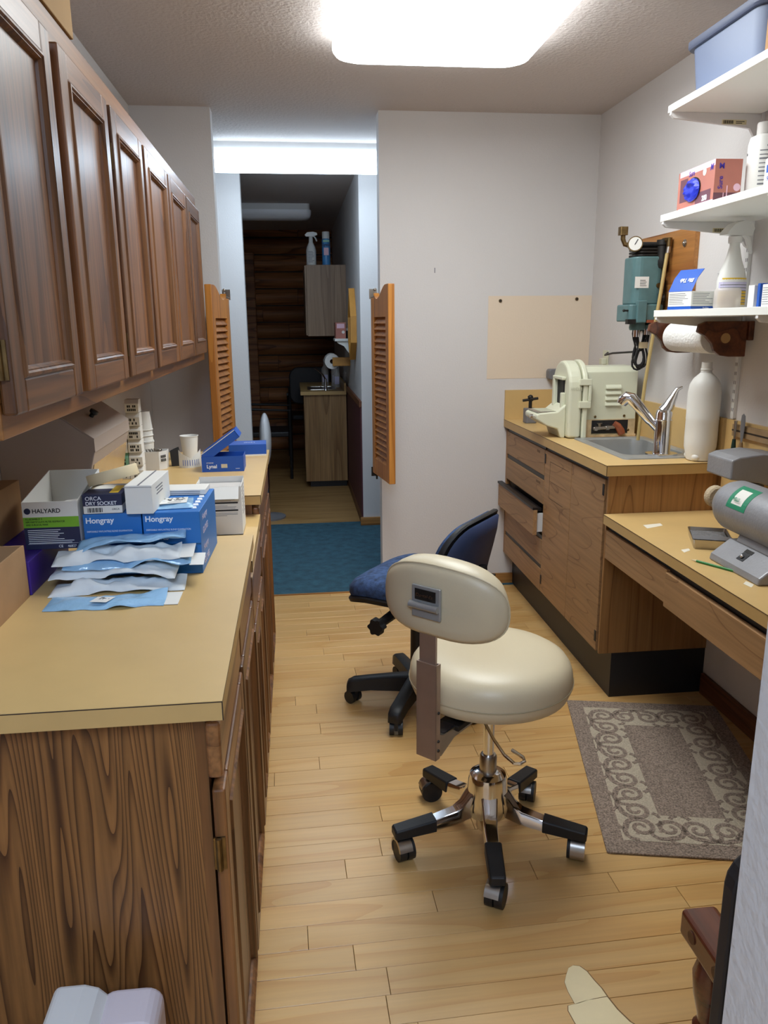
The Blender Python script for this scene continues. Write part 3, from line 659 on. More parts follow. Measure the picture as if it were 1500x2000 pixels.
MB().prism(rrect(-.196,.23,.002,1.063,.03), 'y', -.009, .007).build('board', DARKV, bp_, bevel=.003)
b = MB()
for x_ in (-.15,.18): b.box(x_-.015, x_+.015, -.014, .014, 0, .03)
b.build('foot', BLACK, bp_)

# ------------------------------------------------------------------ rug with scroll border
rg = thing('rug', 'taupe mat with a cream scroll border on the floor below the desk', 'rug', (.815, 1.80, 0), math.radians(-12.37))
RW, RL = .555, .90
MB().prism(rrect(0, RW, 0, RL, .006, 3), 'z', .0008, .007).build('pile', RUGG, rg, bevel=.002)
b = MB()
for q in ((.055,RW-.055,.055,.18),(.055,RW-.055,RL-.18,RL-.055),(.055,.18,.18,RL-.18),(RW-.18,RW-.055,.18,RL-.18)): b.box(*q, .006, .0078)
b.build('cream_border', RUGC, rg)
def ribbon(b, pts, wd, z0, z1):
    n = len(pts); l = []; r = []
    for i, p in enumerate(pts):
        a = pts[max(i-1, 0)]; c = pts[min(i+1, n-1)]; d = Vector((c[0]-a[0], c[1]-a[1])).normalized(); w_ = wd*(1-.45*i/n)
        l.append((p[0]-d.y*w_, p[1]+d.x*w_)); r.append((p[0]+d.y*w_, p[1]-d.x*w_))
    b.rings([[(l[i][0],l[i][1],z0),(r[i][0],r[i][1],z0),(r[i][0],r[i][1],z1),(l[i][0],l[i][1],z1)] for i in range(n)])
b = MB(); pts = []
for k in range(26):
    a = 2.2*PI*k/25*1.35; rr = .044*(1-.80*k/25); pts.append((rr*math.cos(a), rr*math.sin(a)))
ribbon(b, pts, .0088, 0, .0012)
ribbon(b, [(.044,0),(.05,-.02),(.048,-.04),(.036,-.054),(.016,-.058)], .0085, 0, .0012)
ribbon(b, [(.05,-.01),(.061,-.004),(.066,.008)], .007, 0, .0012)
ribbon(b, [(-.046,.012),(-.058,.02),(-.062,.034)], .007, 0, .0012)
b.ball((.016,-.03,.0003), .006, .006, .0009, 8, 4)
first = None
def scroll(x, y_, a, fl_):
    global first
    if first is None: o = b.build('scroll', RUGG, rg); first = o.data
    else: o = bpy.data.objects.new('scroll', first); C.objects.link(o); o.parent = rg
    o.location = (x, y_, .0077); o.rotation_euler = (0, 0, a); o.scale = (1 if fl_ else -1, 1, 1)
mx = .1175
for i in range(9):
    yy = mx+(RL-2*mx)*i/8
    for x, a in ((mx, 0), (RW-mx, PI)): scroll(x, yy, a+(PI if i % 2 else 0), i % 2)
for i in range(1, 4):
    xx = mx+(RW-2*mx)*i/4
    for yy, a in ((mx, PI/2), (RL-mx, -PI/2)): scroll(xx, yy, a+(PI if i % 2 else 0), i % 2)

# ------------------------------------------------------------------ white bin bottom left
wbn = thing('waste_bin', 'white plastic flip-lid bin on the floor by the grained oak end panel', 'bin', (-.322, .95, 0))
MB().rings([[(x,y_,z) for x,y_ in rrect(-.075+i,.075-i,-.07+i,.07-i,.03)] for i, z in ((.02,0),(.0,.02),(-.002,.36),(-.006,.365),(-.006,.375),(0,.378))]).build('body', WHITEP, wbn, smooth=True)
def dome(x0, x1, h, z, yr):
    return MB().prism([(-yr, z)]+[(-yr*math.cos(PI*k/12), z+h*math.sin(PI*k/12)) for k in range(1, 12)]+[(yr, z)], 'x', x0, x1)
MB().prism([(-.072,.378),(-.072,.455),(-.062,.488),(-.02,.488),(.0,.48),(.025,.45),(.04,.40),(.04,.378)], 'y', -.06,.06).build('lid', WHITEP, wbn, bevel=.008, seg=3)
MB().prism(rrect(.0,.092,.378,.47,.025), 'y', -.01,.062).build('flap', M('pinkish_white_plastic', (222, 210, 214), .4), wbn, bevel=.008, seg=3)
tr = MB(); tr.tube([(-.03,-.061,.43),(-.018,-.061,.452),(-.006,-.061,.43)], .002, 6, closed=True); tr.build('recycling_mark', GINK, wbn)
from mathutils import noise
# ------------------------------------------------------------------ things on the left counters
Z1 = .9202
def carton(name, label, cat, cx, y0, z0, w, d, h, mat, rz=0, group=None, bevel=.0012):
    "closed carton, origin at the middle of its front bottom edge"
    t = thing(name, label, cat, (cx, y0, z0), rz, group)
    MB().box(-w/2, w/2, 0, d, 0, h).build('carton', mat, t, bevel=bevel)
    return t
def glove_box(label, cx, y0, z0, rz, full, w=.118):
    t = carton('glove_box', label, 'glove box', cx, y0, z0, w, .235, .069, HBLUE, rz, 'blue vinyl glove cartons')
    if full:
        text('Hongray', .0165, WINK, t, (-w/2+.005, -.0004, .050), FY, 1.0, bold=.0004)
        text('DISPOSABLE VINYL/NITRILE BLEND EXAMINATION', .0055, WINK, t, (-w/2+.006, -.0004, .030), FY, .74)
        text('GLOVES', .0115, WINK, t, (-w/2+.009, -.0004, .010), FY, 1.0, bold=.0003)
    text('GLOVES', .02, LAVEND, t, (w/2+.0004, .03, .012), FXP, 1, bold=.0003); text('Hongray', .02, LAVEND, t, (w/2+.0004, .03, .042), FXP, 1)
    b = MB()
    for k in range(5): b.prism([(w/2-.022,.03+k*.028),(w/2-.010,.03+k*.028),(w/2-.014,.05+k*.028),(w/2-.024,.05+k*.028)], 'z', .069, .0694)
    b.build('print', WINK, t)
    return t
glove_box('blue glove carton at the lower right of the stack, resting on the counter', -.273, 1.635, Z1, math.radians(-2), False, .125)
glove_box('blue glove carton at the lower left of the stack, mostly hidden by the pouches', -.405, 1.64, Z1, 0, False, .125)
glove_box('upper right blue glove carton with a clear pouch lying on it', -.268, 1.625, Z1+.0695, math.radians(-2), True)
glove_box('upper left blue glove carton below the dry socket carton', -.389, 1.63, Z1+.0695, 0, True)
# open respirator carton
t = thing('respirator_carton', 'open white, green and navy respirator carton left of the blue glove cartons', 'carton', (-.508, 1.62, Z1+.0705))
w_, d_, h_, th = .11, .20, .10, .0015
b = MB(); b.box(-w_/2, w_/2, 0, th, 0, h_); b.box(-w_/2, w_/2, d_-th, d_, 0, h_+.03); b.prism([(th,0),(d_-th,0),(d_-th,h_+.03),(th,h_)], 'x', -w_/2, -w_/2+th); b.prism([(th,0),(d_-th,0),(d_-th,h_+.03),(th,h_)], 'x', w_/2-th, w_/2); b.box(-w_/2, w_/2, th, d_-th, 0, th)
b.build('carton', PAPER, t)
MB().box(-w_/2, w_/2, -.0006, 0, .046, .068).build('green_band', GREENC, t); MB().box(-w_/2, w_/2, -.0006, 0, 0, .046).build('navy_band', NAVYC, t)
MB().prism([(-.02,.02),(w_/2-.004,.03),(w_/2-.004,.15),(.0,.12)], 'z', .075, .0765).build('inner_flap', PAPERG, t)
MB().lathe([(.001,0),(.0065,0),(.0065,.0004),(.001,.0005)], n=16).xf(Matrix.Translation((-.045,-.0006,.081)) @ R_(PI/2)).build('logo', NAVYC, t)
text('HALYARD', .0125, INK, t, (-.036,-.0005,.0768), FY, 1.0, bold=.0002)
text('FLUIDSHIELD 3', .0055, INK, t, (-.05,-.0011,.0625), FY, .9); text('N95 PARTICULATE FILTER RESPIRATOR', .0052, INK, t, (-.05,-.0011,.0565), FY, .85); text('AND SURGICAL MASK', .0052, INK, t, (-.05,-.0011,.0505), FY, .85)
lines_y(t, -.048, .045, .012, .043, -.0007, 8, WINK, .3, 4)
text('CE', .0075, WINK, t, (.01,-.0011,.003), FY); text('46827', .007, WINK, t, (.028,-.0011,.003), FY); b = MB(); b.box(-.05,.05,-.001,-.0006,.0112,.0117); b.build('rule', WINK, t)
# dry socket carton
t = carton('medicine_carton', 'small black and white dry socket carton on the upper left glove carton', 'carton', -.405, 1.628, Z1+.14, .078, .115, .04, PAPER, math.radians(1))
MB().box(-.0391, .0391, -.0004, .06, .0165, .0404).build('dark_band', NAVYC, t)
text('ORCA', .0115, WINK, t, (-.034,-.0007,.0285), FY, 1.0); text('DRY SOCKET', .0105, WINK, t, (-.034,-.0007,.0185), FY, 1.0, bold=.0001)
b = MB()
for k in range(14): b.box(-.031+k*.0022, -.0302+k*.0022+.0005*(k % 3), -.0004, 0, .003, .0125)
b.build('barcode', INK, t); text('ORCA', .0055, INK, t, (.018,-.0004,.007), FY)
MB().box(.012, .03, .015, .09, .0404, .0408).build('gold_stripe', YELLOW, t)
# white carton and tape
t = carton('white_carton', 'plain small white carton beside the dry socket carton', 'carton', -.328, 1.612, Z1+.14, .055, .17, .060, PAPER, math.radians(-3))
lines_x(t, .03, .10, .03, .05, .0275, 3, GINK, .4, 3, side=1); b = MB(); b.box(-.0275,.0275,-.0003,.0,.0555,.0565); b.box(-.002,.002,.0,.17,.0601,.0603); b.build('flap_seam', GINK, t)
t = thing('tape_roll', 'roll of cream masking tape leaning on the small cartons', 'tape', (-.392, 1.708, Z1+.1815)); t.rotation_euler = (math.radians(-7), math.radians(-14), 0)
ro, ri = .054, .038
MB().rings([[(r_*math.cos(2*PI*k/40), r_*math.sin(2*PI*k/40), z) for k in range(40)] for r_, z in ((ri+.002,.013),(ro-.001,.013),(ro,.0145),(ro,.0355),(ro-.001,.037),(ri+.002,.037))], closed=True).build('tape', TAPE, t, smooth=True)
MB().rings([[(r_*math.cos(2*PI*k/40), r_*math.sin(2*PI*k/40), z) for k in range(40)] for r_, z in ((ri,.0135),(ri+.002,.0135),(ri+.002,.0365),(ri,.0365))], closed=True).build('core', PAPERG, t, smooth=True)
# clear pouch with label on the top right carton
def wavy(nx, ny, w, d, amp, seed, base=0, taper=0, bend=.0):
    rnd = random.Random(seed); ph = [rnd.uniform(0, 6) for _ in range(6)]; fr = [rnd.uniform(.7, 1.6) for _ in range(6)]
    V = []
    for top_ in (0, 1):
        for j in range(ny+1):
            for i in range(nx+1):
                u, v = i/nx, j/ny; x = (u-.5)*w; y_ = (v-.5)*d*(1-taper*u)+.06*d*math.sin(2.2*u*fr[4]+ph[4])*(1 if taper else 0)
                e = (min(1, 6*min(u, 1-u))*min(1, 3.2*min(v, 1-v)))**.6 if top_ else 0
                nz = noise.noise(Vector((x*22+seed*7, y_*26, 0))); n2 = noise.noise(Vector((x*60+seed*3, y_*70, 2))); n3 = noise.noise(Vector((x*30, seed*5.3, v*3)))
                y_ += .13*d*n3*(1 if taper else 0)
                z = base+amp*max(.05, .62+.75*nz+.28*n2)*e+(.0016 if top_ else .0004)+bend*max(0, noise.noise(Vector((x*14+seed, v*1.5, seed*2.1))))*abs(2*v-1)
                V.append((x, y_, z))
    n1 = nx+1; N_ = n1*(ny+1); F = []
    for j in range(ny):
        for i in range(nx):
            a = j*n1+i; F.append((N_+a, N_+a+1, N_+a+n1+1, N_+a+n1)); F.append((a, a+n1, a+n1+1, a+1))
    for i in range(nx): F.append((i, i+1, N_+i+1, N_+i)); a = ny*n1+i; F.append((a+1, a, N_+a, N_+a+1))
    for j in range(ny): a = j*n1; F.append((a+n1, a, N_+a, N_+a+n1)); a = j*n1+nx; F.append((a, a+n1, N_+a+n1, N_+a+1-1))
    return V, F
t = thing('labelled_pouch', 'clear pouch with a small printed card on the top right glove carton', 'pouch', (-.272, 1.70, Z1+.1392), .1)
V, F = wavy(18, 10, .082, .10, .006, 5); MB().add(V, F).build('film', POUCHB, t, smooth=True)
t2 = MB().prism([(-.03,-.03),(.028,-.025),(.03,.03),(-.024,.028)], 'z', .0072, .0078).build('card', PAPER, t)
b = MB()
rnd = random.Random(3)
for k in range(40): x, y_ = rnd.uniform(-.024,.022), rnd.uniform(-.002,.024); b.box(x, x+rnd.uniform(.002,.006), y_, y_+rnd.uniform(.001,.004), .0079, .0081)
b.box(-.012,.016,-.018,-.016,.0079,.0081); b.build('print', INK, t2)
t = thing('paper_pad', 'flat white paper pad behind the clear pouch on the glove cartons', 'paper', (-.262, 1.825, Z1+.1392), -.05)
MB().box(-.05,.05,-.035,.032,0,.012).build('sheets', PAPER, t, bevel=.001); lines_y(t, -.045, .04, .002, .011, -.035, 2, GINK, .3, 2)
# pile of sterilisation pouches
def pouch(label, x, y_, z, L, d, amp, rz, seed, mat, flap=True, tilt=(0, 0)):
    t = thing('sterile_pouch', label, 'pouch', (x, y_, z), rz, 'sterilisation pouches'); t.rotation_euler = (tilt[0], tilt[1], rz)
    V, F = wavy(34, 12, L, d, amp, seed, 0, .08, .028); q = MB().add(V, F); q.cur = 1
    for i in range(2*34*12): q.mi[i] = i % 2
    q.build('film', [mat, POUCHB], t, smooth=True, angle=70)
    if flap: MB().prism([(L/2-.003,-d*.45),(L/2+.026,-d*.47),(L/2+.028,d*.44),(L/2-.003,d*.45)], 'z', .0006, .0016).build('paper_flap', PAPER, t)
    return t
po = pouch('flat blue film pouch lying nearest on the counter in front of the pile', -.375, 1.475, Z1, .222, .078, .007, .02, 11, POUCHB)
lb = MB().prism([(-.028,-.022),(.004,-.03),(.016,-.002),(-.018,.004)], 'z', .0098, .0102).build('label', PAPER, po)
b = MB(); rnd = random.Random(8)
for k in range(16): x, y_ = rnd.uniform(-.014,.004), rnd.uniform(-.014,-.003); b.box(x, x+.003, y_, y_+.0016, .0103, .0104)
b.build('print', INK, lb)
pouch('lowest white paper pouch of the pile, just behind the blue one', -.368, 1.552, Z1+.0005, .262, .075, .022, .05, 21, POUCHW, False)
pouch('second lowest white paper pouch of the pile with its edge folded', -.378, 1.574, Z1+.028, .25, .068, .018, -.03, 22, POUCHW, False, (.12, 0))
pouch('middle blue backed pouch of the pile', -.352, 1.583, Z1+.047, .25, .062, .012, .06, 23, POUCHB, True, (.16, .02))
pouch('upper white paper pouch of the pile, sagging at its left end', -.372, 1.584, Z1+.060, .252, .066, .022, .035, 24, POUCHW, True, (.2, -.03))
pouch('topmost pale blue pouch of the pile, against the glove cartons', -.345, 1.598, Z1+.085, .215, .05, .012, .05, 25, POUCHB, False, (.25, -.04))
# purple carton, brown cartons and papers at the far left
t = thing('purple_carton', 'dark purple carton under the respirator carton at the left', 'carton', (-.625, 1.50, Z1)); MB().box(-.085,.092,.035,.30,0,.069).build('carton', PURPLE, t, bevel=.0012)
t = thing('cardboard_box', 'open brown corrugated box at the left edge of the near counter', 'box', (-.633, 1.36, Z1))
b = MB(); b.box(-.095,.097,-.20,-.196,0,.105); b.box(-.095,.097,.165,.169,0,.105); b.box(-.095,-.091,-.196,.165,0,.105); b.box(.093,.097,-.196,.165,0,.105); b.box(-.091,.093,-.196,.165,0,.004); b.build('carton', CARD, t)
t = thing('cardboard_box', 'small brown carton behind the open corrugated box at far left', 'box', (-.672, 1.71, Z1+.0695)); MB().box(-.05,.048,-.07,.09,.0,.115).build('carton', CARD, t, bevel=.001)
t = thing('paper_stack', 'loose pink and white leaflets on the purple carton', 'paper', (-.625, 1.585, Z1+.0695))
for k, (m_, dx, dy, a) in enumerate(((PAPER,0,0,.1),(PINKL,.0,.005,-.2),(PAPERG,.01,-.01,.4))):
    MB().box(-.05,.05,-.035,.03,.0005+k*.003,.003+k*.003).xf(Matrix.Translation((dx,dy,0)) @ Matrix.Rotation(a, 4, 'Z')).build('leaflet', m_, t)
# daylight loader: beige box with sloping lid, knob and plexiglass window, counter reflection painted in
P = (-.6, 2.25, .8505); t = thing('daylight_loader', 'beige enamel box with sloping lid, black knob and tinted window under the wall cabinets', 'box', P)
at(MB().prism([(-.729,.8505),(-.555,.8505),(-.512,1.09),(-.50,1.135),(-.50,1.165),(-.571,1.218),(-.66,1.24),(-.729,1.24)], 'y', 1.985, 2.40).build('body', BEIGEM, t, bevel=.002), P)
at(MB().prism([(-.552,.862),(-.5075,1.10),(-.5105,1.1005),(-.555,.8625)], 'y', 2.0, 2.39).build('window', PLEXIR, t), P)
at(MB().prism([(-.4985,1.134),(-.4985,1.168),(-.574,1.2235),(-.66,1.246),(-.66,1.242),(-.571,1.2195),(-.5015,1.1665),(-.5015,1.134)], 'y', 1.983, 2.402).build('lid', BEIGEM, t), P)
at(MB().lathe([(.001,0),(.006,0),(.006,.008),(.011,.012),(.011,.02),(.001,.021)], n=14).xf(Matrix.Translation((-.545,2.16,1.203)) @ R_(0,.6,0)).build('knob', BLACK, t, smooth=True), P)
# column of label bins
P = (-.575, 2.74, Z1); t = thing('label_bin_rack', 'tall rack of small white bins with black printed labels behind the beige box', 'rack', P)
rnd = random.Random(5)
for k in range(12):
    col, rowi = k % 2, k//2
    if col == 0 and rowi > 3: continue
    x0, x1 = (-.052, -.006) if col == 0 else (-.004, .042)
    z0 = rowi*.046
    m_ = MINT if (col == 0 and rowi in (1,)) else PAPER
    bb = MB().prism([(0,z0),(.045,z0),(.045,z0+.044),(.012,z0+.044),(0,z0+.03)], 'x', x0, x1).build('bin', m_, t, bevel=.001)
    q = MB()
    for r_ in range(2):
        for j in range(5):
            if rnd.random() < .8: q.box(x0+.008+j*.006, x0+.0125+j*.006, -.0006, 0, z0+.005+r_*.012, z0+.013+r_*.012)
    q.build('label_print', INK, bb)
t = thing('plastic_tray', 'white plastic hexagonal tray of clips at the back of the far left counter', 'tray', (-.525, 2.93, Z1))
ho = [(-.045,-.03),(.02,-.03),(.045,.0),(.045,.04),(-.045,.04)]
MB().rings([[(x*s_, y_*s_, z) for x, y_ in ho] for s_, z in ((.92,0),(1,.068),(.95,.068),(.88,.02))]).build('tray', WHITEP, t)
b = MB(); rnd = random.Random(1)
for k in range(14): b.cyl((rnd.uniform(-.03,.02), rnd.uniform(-.018,.025), .02), (rnd.uniform(-.03,.03), rnd.uniform(-.018,.03), .074), .0025, n=6)
o = b.build('clips', STEEL, t); o['kind'] = 'stuff'
q = MB()
for r_ in range(2):
    for j in range(4): q.box(.026+j*.004, .029+j*.004, -.026+j*.005, -.024+j*.005, .03+r_*.014, .04+r_*.014)
q.build('label_print', INK, t)
def cup(name, label, x, y_, z, r0, r1, h, mat=PAPER, inv=False, group=None, par=None):
    t = thing(name, label, 'cup', (x, y_, z), 0, group)
    pr = [(.001,.003),(r0-.001,.003),(r0,0),(r0,.0),(r1,h-.003),(r1+.002,h-.002),(r1+.002,h),(r1-.001,h),(r1-.0015,h-.004),(r0-.0015,.006),(.001,.006)]
    if inv: pr = [(r_, h-z_) for r_, z_ in pr]
    MB().lathe(pr, n=28).build('wall', mat, t, smooth=True); return t
cup('paper_cup', 'single upright white paper cup on the far left counter', -.423, 3.125, Z1, .026, .0345, .095)
cup('foam_cup', 'lowest white foam cup of the upturned stack behind the hexagonal tray', -.588, 3.06, Z1, .034, .040, .085)
for k, nm in enumerate(('second white foam cup up, upside down in the stack behind the tray', 'third white foam cup up, upside down in the stack behind the tray', 'topmost white foam cup, upside down on the stack behind the tray')):
    cup('foam_cup', nm, -.588, 3.06, Z1+.0865+k*.022, .032, .039, .07, inv=True)
t = thing('black_clip', 'bent black plastic clip standing beside the paper cup', 'clip', (-.456, 2.98, Z1), .2)
MB().prism([(-.018,0),(.014,0),(.016,.03),(.012,.072),(-.004,.066),(-.022,.058)], 'y', -.008,.008).build('blade', BLACK, t, bevel=.002)
t = thing('curled_label', 'curled white paper label strip with print below the paper cup', 'label', (-.405, 2.93, Z1))
V = []
for k in range(13):
    a = PI*.15+PI*.8*k/12; V.append((-.042*math.cos(a), .045-.05*math.sin(a)))
rs = [[(x, y_, 0), (x, y_+.0012, 0), (x, y_+.0012, .036+.03*abs(k-6)/6), (x, y_, .036+.03*abs(k-6)/6)] for k, (x, y_) in enumerate(V)]
cl = MB().rings(rs).build('paper', PAPER, t)
b = MB()
for k in range(3, 11):
    x, y_ = V[k]; b.box(x-.001, x+.001, y_-.0008, y_, .008, .03)
b.build('print', LBLUE, cl)
# blue cartons
t = thing('open_blue_carton', 'open royal blue carton with its lid raised on the far left counter', 'carton', (-.27, 2.83, Z1))
b = MB(); b.box(-.075,.075,0,.0015,0,.056); b.box(-.075,.075,.11,.1115,0,.056); b.box(-.075,-.0735,.0015,.11,0,.056); b.box(.0735,.075,.0015,.11,0,.056); b.box(-.0735,.0735,.0015,.11,0,.0015); b.build('carton', LBLUE, t)
MB().box(-.0757,-.075,-.0003,.1115,0,.056).build('white_edge', PAPER, t)
lid = MB(); lid.box(0,.15,0,.112,0,.0015); lid.box(.1485,.15,0,.112,-.03,0); lid.box(0,.15,0,.0015,-.03,0); lid.box(0,.15,.1105,.112,-.03,0)
lid.xf(Matrix.Translation((-.075,.002,.062)) @ R_(0,-.62,0)); lid.build('lid', LBLUE, t)
le = MB().box(0,.15,-.0006,.0006,.0,.0025).xf(Matrix.Translation((-.075,.002,.062)) @ R_(0,-.62,0)).build('lid_edge', PAPER, t)
text('Lynal', .018, WINK, t, (-.058,-.0005,.014), FY, 1.0, bold=.0004); text('HYGENIC', .006, WINK, t, (-.058,-.0005,.031), FY, 1)
MB().box(-.006,.016,-.0006,0,.014,.028).build('sticker', M('buff_sticker', (206,196,170), .6), t); MB().box(.045,.06,-.0006,0,.01,.0112).build('print', WINK, t)
t = carton('blue_carton', 'closed royal blue carton behind the open one at the counter end', 'carton', -.2, 3.165, Z1, .15, .11, .047, LBLUE, math.radians(2))
text('Lynal', .022, WINK, t, (.03,.06,.0473), (0,0,PI), 1.0); MB().box(-.075,.075,-.0005,.0,0,.006).build('white_edge', PAPER, t)
# tall white carton on the low counter
t = thing('supply_carton', 'tall open white carton with black printed bars on the lower left counter', 'carton', (-.229, 2.20, .8502))
b = MB(); w_, d_, h_ = .131, .13, .142
b.box(-w_/2,w_/2,0,.0015,0,h_); b.box(-w_/2,w_/2,d_-.0015,d_,0,h_+.006); b.box(-w_/2,-w_/2+.0015,.0015,d_-.0015,0,h_); b.box(w_/2-.0015,w_/2,.0015,d_-.0015,0,h_); b.box(-w_/2,w_/2,0,d_,0,.002); b.build('carton', PAPER, t)
MB().box(-w_/2+.004,w_/2-.004,.006,d_-.006,h_-.03,h_-.012).build('contents', PAPERG, t)
MB().prism([(0,h_),(.0012,h_),(-.028,h_-.03),(-.0295,h_-.03)], 'x', -w_/2+.004, w_/2-.006).build('front_flap', PAPER, t)
b = MB()
for zz in (.112,.093,.071): b.box(-.03,.055,-.0005,0,zz,zz+.0045)
b.build('printed_bar', INK, t)
for i, zz in enumerate((.099,.078,.056)): lines_y(t, -.03, .055, zz, zz+.011, 0, 3, GINK, .3, i)
lines_x(t, .02, .10, .05, .14, w_/2, 8, GINK, .3, 7, side=1)
# ------------------------------------------------------------------ model trimmer on the sink counter
ZC = .9302
tm = thing('model_trimmer', 'cream enamel model trimmer with louvred motor housing beside the sink', 'machine', (1.36, 3.45, ZC))
def hp(r_, z0, zt, yc, n=14): return [(yc+r_, z0)]+[(yc+r_*math.cos(PI*k/n), zt-r_+r_*math.sin(PI*k/n)) for k in range(n+1)]+[(yc-r_, z0)]
MB().prism(hp(.115, .002, .338, .0), 'x', -.165, -.105).build('wheel_housing', CREAMM, tm, bevel=.012, seg=3)
MB().prism(hp(.117, .0, .342, .0), 'x', -.101, -.078).build('rear_cover', CREAMM, tm, bevel=.006)
MB().prism([(-.085,.012),(.105,.012),(.105,.286),(.075,.312),(-.055,.312),(-.085,.29)], 'x', -.078, .16).build('motor_housing', CREAMM, tm, bevel=.004)
lv = None
for k in range(4):
    o = MB().prism([(-.085,.12+.0),(-.096,.121),(-.094,.128),(-.086,.137),(-.085,.138)], 'x', .012, .083).build('louvre', CREAMM, tm, bevel=.001)
    o.location.z = .025*k+.02
b = MB(); b.box(-.07,.155,-.088,-.085,.076,.08); b.box(-.07,-.045,-.0875,-.085,.0,.08); b.box(.125,.158,-.0875,-.085,.0,.08); b.build('rusty_frame', RUSTC, tm)
MB().box(-.045,.125,-.0865,-.0855,.016,.076).build('opening', INK, tm)
b = MB(); b.cyl((-.04,-.092,.04),(.06,-.092,.045), .008, n=12); b.cyl((-.01,-.092,.035),(-.01,-.092,.062), .007, n=10); b.box(-.022,.002,-.096,-.088,.060,.064); b.cyl((-.035,-.092,.04),(-.02,-.092,.04), .012, n=8); b.cyl((.02,-.092,.043),(.035,-.092,.043), .012, n=8); b.build('valve', STEEL, tm, smooth=True)
MB().tube([(.058,-.093,.062),(.075,-.094,.05),(.09,-.095,.028),(.095,-.095,.014)], [.012,.016,.017,.016], 12).build('elbow', COPPER, tm, smooth=True)
for x, z in ((-.03,.092),(.105,.094),(.128,.03)): MB().ball((x,-.087,z), .006, .003, .006, 10, 6).build('screw', BRASS, tm, smooth=True)
b = MB(); b.box(-.085,.165,-.088,.1,.0,.012); b.build('base_plate', RUSTC, tm, bevel=.002)
# door latch between the two halves
b = MB(); b.box(-.12,-.066,-.124,-.108,.235,.262); b.box(-.12,-.066,-.124,-.108,.135,.165); b.box(-.078,-.066,-.124,-.108,.165,.235); b.build('latch', CREAMM, tm, bevel=.002)
# wheel opening, table and skirt on the side towards the room
b = MB(); b.box(-.1668,-.165,-.055,.045,.13,.262); b.build('wheel_slot', INK, tm)
MB().box(-.168,-.1668,-.045,.0,.135,.255).build('grinding_wheel', IRON, tm)
b = MB(); b.box(-.185,-.165,.035,.06,.12,.265); b.box(-.185,-.165,-.07,-.05,.12,.2); b.box(-.185,-.165,-.07,.06,.255,.27); b.build('guard_lip', CREAMM, tm, bevel=.004)
MB().prism([(-.165,.0),(-.165,.15),(-.205,.118),(-.285,.112),(-.30,.105),(-.30,.085),(-.25,.055),(-.20,.04),(-.185,.0)], 'y', -.085, .09).build('table_skirt', CREAMM, tm, bevel=.006)
MB().box(-.29,-.185,-.075,.08,.1125,.118).build('table', STEEL, tm, bevel=.002)
b = MB()
for k in range(6): b.box(-.275,-.19,-.06+k*.024,-.055+k*.024,.1182,.1196)
b.build('table_rib', CREAMM, tm)
b = MB(); b.cyl((-.30,-.03,.096),(-.312,-.03,.096), .008, n=12); b.build('table_screw', CHROME, tm, smooth=True)
text('HANDLER', .021, M('embossed_cream', (196,196,172), .4), tm, (-.158,-.1155,.212), FY, .55, name='embossed_name', bold=.0006)
# tap and valve behind the trimmer
t = thing('water_valve', 'small grey water valve with dark cross handle behind the trimmer', 'valve', (1.20, 3.92, ZC))
MB().prism(rrect(-.03,.03,-.03,.03,.012), 'z', 0, .075).build('body', GREYD, t, bevel=.004)
MB().cyl((0,0,.075),(0,0,.12), .009, n=12).build('stem', IRON, t, smooth=True)
b = MB(); b.cyl((-.04,0,.115),(.04,0,.125), .007, n=8); b.cyl((0,-.03,.12),(0,.03,.13), .007, n=8); b.ball((0,0,.13), .014); b.build('cross_handle', IRON, t, smooth=True)
t = thing('junction_box', 'grey metal junction box on the back wall behind the trimmer', 'box', (1.42, 4.06, 1.16)); MB().prism(rrect(-.09,.09,-.02,.035,.014), 'y', -.03,.024).build('housing', GREYD, t, bevel=.004)
MB().box(-.05,-.03,-.031,-.03,-.005,.02).build('hole', INK, t)
t = thing('wall_outlet', 'ivory wall outlet plate low on the right wall above the trimmer', 'outlet', (1.567, 3.86, 1.24)); MB().box(-.004,0,-.035,.035,-.055,.055).build('plate', CREAMM, t, bevel=.001)
MB().box(-.03,-.004,-.02,.015,-.015,.015).build('plug', CREAMM, t, bevel=.003)
# hand-tied cable
t = thing('power_cable', 'black power cable tied in loops hanging beside the amber hose', 'cable', (1.50, 3.30, 1.335))
pts = [(.05,.5,-.05),(-.02,.36,-.055),(-.05,.2,-.04),(-.02,.06,-.03),(.0,.0,-.02)]
MB().tube(pts, .0045, 8).build('lead', BLACK, t, smooth=True)
for k in range(5):
    a = .6*k-1.0; q = []
    for j in range(20):
        u = 2*PI*j/20; q.append((-.01+(.012+.03*abs(math.cos(u)))*math.sin(u)*(1 if k % 2 else -1)+.012*math.cos(a*1.7), .008*math.cos(a)+.012*math.sin(u+a), -.02+.085*math.cos(u)+.005*k))
    MB().tube(q, .0042, 7, closed=True).build('loop', BLACK, t, smooth=True)
MB().prism(rrect(-.02,.02,-.02,.02,.012), 'z', -.012,.014).build('tie', TAPE, t)
